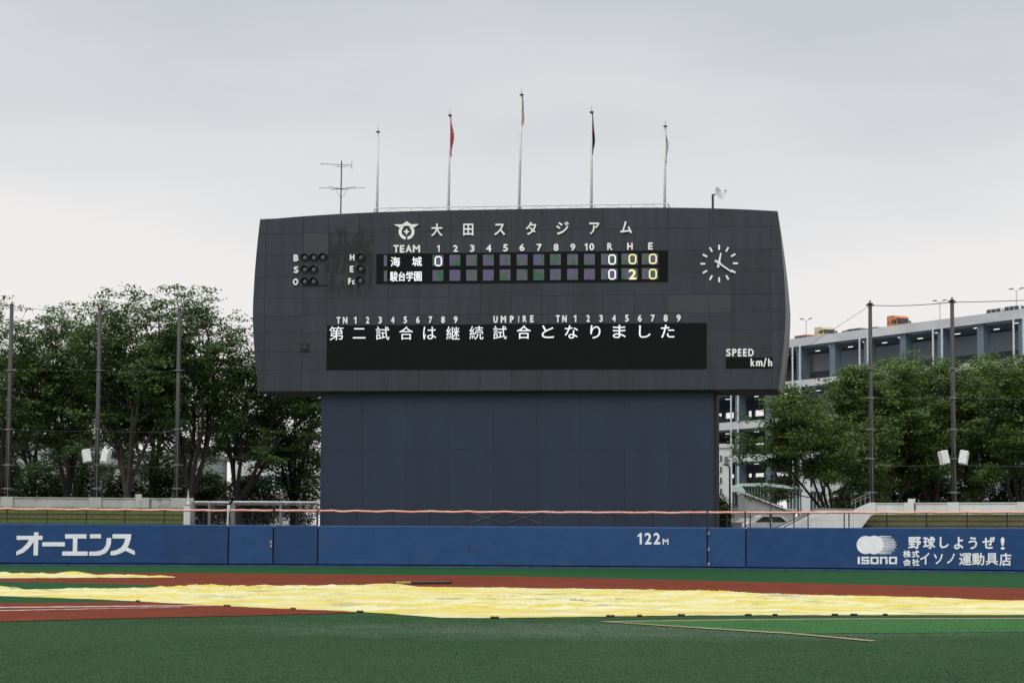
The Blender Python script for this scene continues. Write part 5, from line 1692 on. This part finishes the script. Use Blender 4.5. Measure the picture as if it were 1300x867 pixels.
def tree(px, Y, ytop, half_px, label, seed, mat='leaf_dark', lean=(0, 0), base_frac=.1, dens=.9, size=.215, flat=.10, limbs=5, openness=30, levels=4):
    rg = np.random.default_rng(seed)
    rr = random.Random(seed)
    bp = wpx(px, HORIZON, Y)
    H = wpx(px, ytop, Y).z - TER
    W = half_px / F * Y
    root = thing('broadleaf_tree', label, 'tree', (bp.x, bp.y, TER), 0, 'trees behind the outfield')
    segs, tips = [], []
    def grow(p, d, ln, r, lev):
        n = 4 if lev < 3 else 3
        pts, rad = [p.copy()], [r]
        q_ = p.copy()
        for k in range(n):
            w_ = .10 + .05 * lev
            d = (d + Vector((rr.gauss(0, w_), rr.gauss(0, w_), rr.gauss(0, w_ * .6) + (.05 if lev < 3 else -.02)))).normalized()
            q_ = q_ + d * (ln / n)
            pts.append(q_.copy()); rad.append(r * (1 - .38 * (k + 1) / n))
            if lev >= levels - 1: tips.append(tuple(q_ + Vector((rr.gauss(0, .1), rr.gauss(0, .1), rr.gauss(0, .1)))))
            if lev and lev < levels and k in (1, 2) and rr.random() < .75:
                grow(q_, side(d, R(rr.uniform(35, 62))), ln * rr.uniform(.5, .72), r * .5, lev + 1)
        segs.append((pts, rad, 6 if lev < 2 else (4 if lev < 3 else 3), lev))
        if lev < levels:
            for k in range(2 if lev else 1):
                grow(q_, side(d, R(rr.uniform(12, 34))), ln * rr.uniform(.62, .82), rad[-1] * .72, lev + 1)
    def side(d, ang):
        o = d.orthogonal().normalized()
        o.rotate(Matrix.Rotation(rr.uniform(0, 2 * math.pi), 3, d))
        v = (d * math.cos(ang) + o * math.sin(ang))
        if v.z < -.05: v.z *= .3
        if ang > R(34): v.z *= .55
        return v.normalized()
    trunk_h = H * base_frac
    tr_r = H * .017
    tpts = [Vector((0, 0, -.1)), Vector((rr.gauss(0, .05), rr.gauss(0, .05), trunk_h * .5)), Vector((lean[0] * .1, lean[1] * .1, trunk_h))]
    segs.append((tpts, [tr_r * 1.35, tr_r * 1.05, tr_r], 9, 0))
    for k in range(limbs):
        az = 2 * math.pi * (k + rr.uniform(-.25, .25)) / limbs
        tl = R(rr.uniform(.25, 1.0) * openness)
        d = Vector((math.cos(az) * math.sin(tl) + lean[0], math.sin(az) * math.sin(tl) + lean[1], math.cos(tl))).normalized()
        grow(tpts[-1] - Vector((0, 0, trunk_h * .1)), d, H * .26 * rr.uniform(.85, 1.1), tr_r * .62, 1)
    # lower side limbs that fill the crown toward the ground
    for k in range(7):
        az = rr.uniform(0, 6.28)
        d = Vector((math.cos(az), math.sin(az), .35)).normalized()
        grow(Vector((0, 0, H * rr.uniform(.13, .42))), d, H * .17, tr_r * .35, 2)
    P = np.array(tips)
    zs = H / np.percentile(P[:, 2], 97.5)
    xs = W / np.percentile(np.abs(P[:, 0] - np.median(P[:, 0])), 93)
    S = np.array([xs, xs, zs])
    P = P * S
    cxm, cym = np.median(P[:, 0]), np.median(P[:, 1])
    def outside(x, y, z):
        return ((x - cxm) / (W * 1.18)) ** 2 + ((y - cym) / (W * 1.25)) ** 2 + (max(z - H * .52, (H * .52 - z) * .8) / (H * .485)) ** 3.4
    mb = MB()
    for pts, rad, n, lev in segs:
        e = pts[-1]
        if lev >= 3 and outside(e.x * xs, e.y * xs, e.z * zs) > 1.0: continue
        mb.tube([Vector((p.x * xs, p.y * xs, p.z * zs)) for p in pts], rad, n, False)
    mb.build('trunk', 'bark', root, world=False)
    P = P[np.array([outside(*p) < 1.0 + .12 * rr.uniform(-1, 1) for p in P])]
    keep = rg.random(len(P)) < min(1, dens)
    P = P[keep]
    leaves('crown', P, mat, root, rg, size, (.34, .34, flat), max(4, int(34000 * dens / len(P))))
    return root
T = tree
T(-4, 158, 372, 78, 'dark leafy tree at the left picture edge, behind the leftmost net pole', 11, limbs=6)
T(84, 161, 376, 78, 'dark leafy tree between the leftmost net pole and the left speaker pole', 12, limbs=6)
T(160, 157, 362, 72, 'dark leafy tree with thick trunk just right of the left speaker pole', 13, limbs=6)
T(240, 159, 358, 80, 'tallest dark leafy tree behind the net pole nearest the scoreboard', 31, limbs=6, openness=36)
T(300, 162, 396, 100, 'airy leafy tree with fanned limbs leaning toward the scoreboard', 15, lean=(.2, 0), limbs=6, dens=.9, openness=38)
T(372, 168, 445, 70, 'lower leafy tree tucked beside the left side of the scoreboard base', 16, limbs=5, dens=.8)
T(40, 176, 420, 80, 'dim tree farther back at the left, filling below the crowns', 17, limbs=5, dens=.8)
T(195, 178, 425, 80, 'dim tree farther back behind the thick trunked left tree', 18, limbs=5, dens=.8)
T(1058, 156, 490, 88, 'low spreading olive tree reaching left toward the station hall', 21, 'leaf_olive', lean=(-.2, 0), base_frac=.06, dens=1.4, size=.2, openness=50, flat=.09)
T(1126, 160, 464, 76, 'olive green tree behind the stair side net pole', 22, 'leaf_olive', base_frac=.08, dens=1.7, size=.2, openness=46)
T(1186, 162, 446, 80, 'tall dense olive tree behind the right speaker pole', 23, 'leaf_olive', base_frac=.08, dens=1.9, size=.2, openness=46)
T(1296, 160, 446, 84, 'tall dense olive tree at the right picture edge', 24, 'leaf_olive', base_frac=.08, dens=1.9, size=.2, openness=46)
T(1242, 165, 446, 80, 'olive tree farther back between the speaker pole and the right edge', 25, 'leaf_olive', base_frac=.08, dens=1.7, size=.2, openness=46)
T(1148, 172, 460, 76, 'olive tree farther back between the two right net poles', 26, 'leaf_olive', base_frac=.08, dens=1.5, size=.2, openness=46)

def shrub(px, Y, ytop, half_px, label, seed, n=260):
    rg = np.random.default_rng(seed)
    bp = wpx(px, HORIZON, Y); H = wpx(px, ytop, Y).z - TER; W = half_px / F * Y
    o = thing('shrub', label, 'shrub', (bp.x, bp.y, TER), 0, 'shrubs along the parapets')
    mb = MB()
    for k in range(9):
        a = rg.uniform(0, 6.28); r = rg.uniform(.2, .8) * W
        mb.tube([(0.1 * math.cos(a), .1 * math.sin(a), 0), (r * .5 * math.cos(a), .4 * math.sin(a), H * .5), (r * math.cos(a), .8 * math.sin(a), H * .9)], [.05, .03, .01], 4, False)
    mb.build('stem', 'bark', o, world=False)
    u = rg.normal(0, 1, (n, 3)); u /= np.linalg.norm(u, axis=1)[:, None]
    P = u * (rg.random((n, 1)) ** .35) * np.array([W, min(W, 1.4), H * .52]) + np.array([0, 0, H * .5])
    leaves('foliage', P, 'leaf_hedge', o, rg, .19, (.25, .25, .2), 34)
shr = [(-8, 575, 38, 'leftmost of the dark shrubs behind the left parapet'), (48, 590, 38, 'dark shrub behind the parapet right of the leftmost net pole'), (100, 572, 36, 'dark shrub behind the parapet just left of the left speaker pole'),
       (152, 600, 36, 'dark shrub behind the parapet just right of the left speaker pole'), (205, 574, 38, 'dark shrub behind the parapet left of the third net pole'), (258, 598, 36, 'dark shrub behind the left end of the pipe railing'),
       (318, 606, 36, 'low dark shrub behind the middle of the pipe railing'), (376, 540, 42, 'tall dark shrub against the left side of the scoreboard base'),
       (1078, 625, 26, 'low dark shrub left of the stair railing'), (1122, 600, 34, 'dark shrub behind the parapet right of the stair railing'), (1178, 596, 36, 'dark shrub behind the parapet left of the right speaker pole'),
       (1236, 592, 36, 'dark shrub behind the parapet right of the right speaker pole'), (1294, 594, 36, 'rightmost of the dark shrubs behind the right parapet')]
for k, (px, yt, hw, lab) in enumerate(shr):
    shrub(px, 166 + (k % 3) * 2.2 if px < 600 else 166 + (k % 3) * 2.2, yt, hw, lab, 60 + k, 330)
shrub(914, 158, 632, 12, 'small green shrub against the right side of the scoreboard base', 90, 120)

# ------------------------------------------------------------------ short turf blades in the foreground
def field_blades(n, seed):
    rg = np.random.default_rng(seed)
    y = np.sqrt(rg.uniform(23.5 ** 2, 50 ** 2, n) * 1.0)
    y = 23.5 + (50 - 23.5) * rg.random(n) ** 1.25
    x = rg.uniform(-1, 1, n) * (.235 * y + 2.0)
    P = np.stack([x, y, np.full(n, .004 - CAMZ)], 1) @ np.array(CR3)       # camera space
    px = CX + F * P[:, 0] / -P[:, 2]; py = CY - F * P[:, 1] / -P[:, 2]
    nd = np.interp(px, [-260, 0, 200, 330, 445, 500, 560, 640, 760, 860, 1050, 1560], [796.5, 790, 785, 782, 779, 781.5, 786.2, 786.2, 784.6, 783.2, 782.6, 784.5])
    a = np.interp(px, [765, 1000, 1560], [789.6, 786.4, 784]); b = np.interp(px, [765, 1010, 1560], [789.6, 804.8, 801])
    seam = np.interp(px, [762, 900, 1010, 1112], [789.4, 798.5, 805.4, 815])
    bright = (px > 770) & (py > a + .9) & (py < b)
    ok = (py > nd) & ~((px > 760) & (px < 1115) & (np.abs(py - seam) < 1.0)) & ~((px > 760) & (np.abs(py - a) < .9))
    outp = []
    for nm, sel, mt in (('turf_blades', ok & ~bright, 'blade_turf'), ('bright_turf_blades', ok & bright, 'blade_bright')):
        X, Y = x[sel], y[sel]; m = len(X)
        h = rg.uniform(.006, .018, m); az = rg.uniform(0, 6.28, m); wd = rg.uniform(.003, .006, m)
        dx, dy = np.cos(az) * wd, np.sin(az) * wd
        lx, ly = rg.normal(0, .012, m), rg.normal(0, .012, m)
        z0 = np.full(m, .006 if mt == 'blade_turf' else .013)
        v = np.stack([np.stack([X - dx, Y - dy, z0], 1), np.stack([X + dx, Y + dy, z0], 1), np.stack([X + lx, Y + ly, z0 + h], 1)], 1).reshape(-1, 3)
        me = bpy.data.meshes.new(nm)
        me.vertices.add(3 * m); me.vertices.foreach_set('co', v.astype(np.float32).ravel())
        me.loops.add(3 * m); me.loops.foreach_set('vertex_index', np.arange(3 * m, dtype=np.int32))
        me.polygons.add(m); me.polygons.foreach_set('loop_start', np.arange(0, 3 * m, 3, dtype=np.int32))
        me.polygons.foreach_set('loop_total', np.full(m, 3, dtype=np.int32))
        at = me.attributes.new('tint', 'FLOAT', 'POINT')
        at.data.foreach_set('value', np.repeat(np.clip(rg.normal(.5, .09, m) + np.array([.5 * noise.noise((a_ * .28, b_ * .12, 4)) + .35 * noise.noise((a_ * 1.3, b_ * .45, 8)) for a_, b_ in zip(X.tolist(), Y.tolist())]), 0, 1), 3).astype(np.float32))
        me.update(calc_edges=True)
        o = finish(nm, me, mt)
        tag(o, 'short dark green turf of the foreground outfield' if mt == 'blade_turf' else 'short bright green turf of the triangular patch', 'grass', None, 'stuff')
leaf_mat('blade_turf', (.031, .076, .031), (.043, .103, .040), (.066, .112, .046))
leaf_mat('blade_bright', (.044, .125, .042), (.060, .168, .054), (.084, .192, .064))
field_blades(420000, 3)
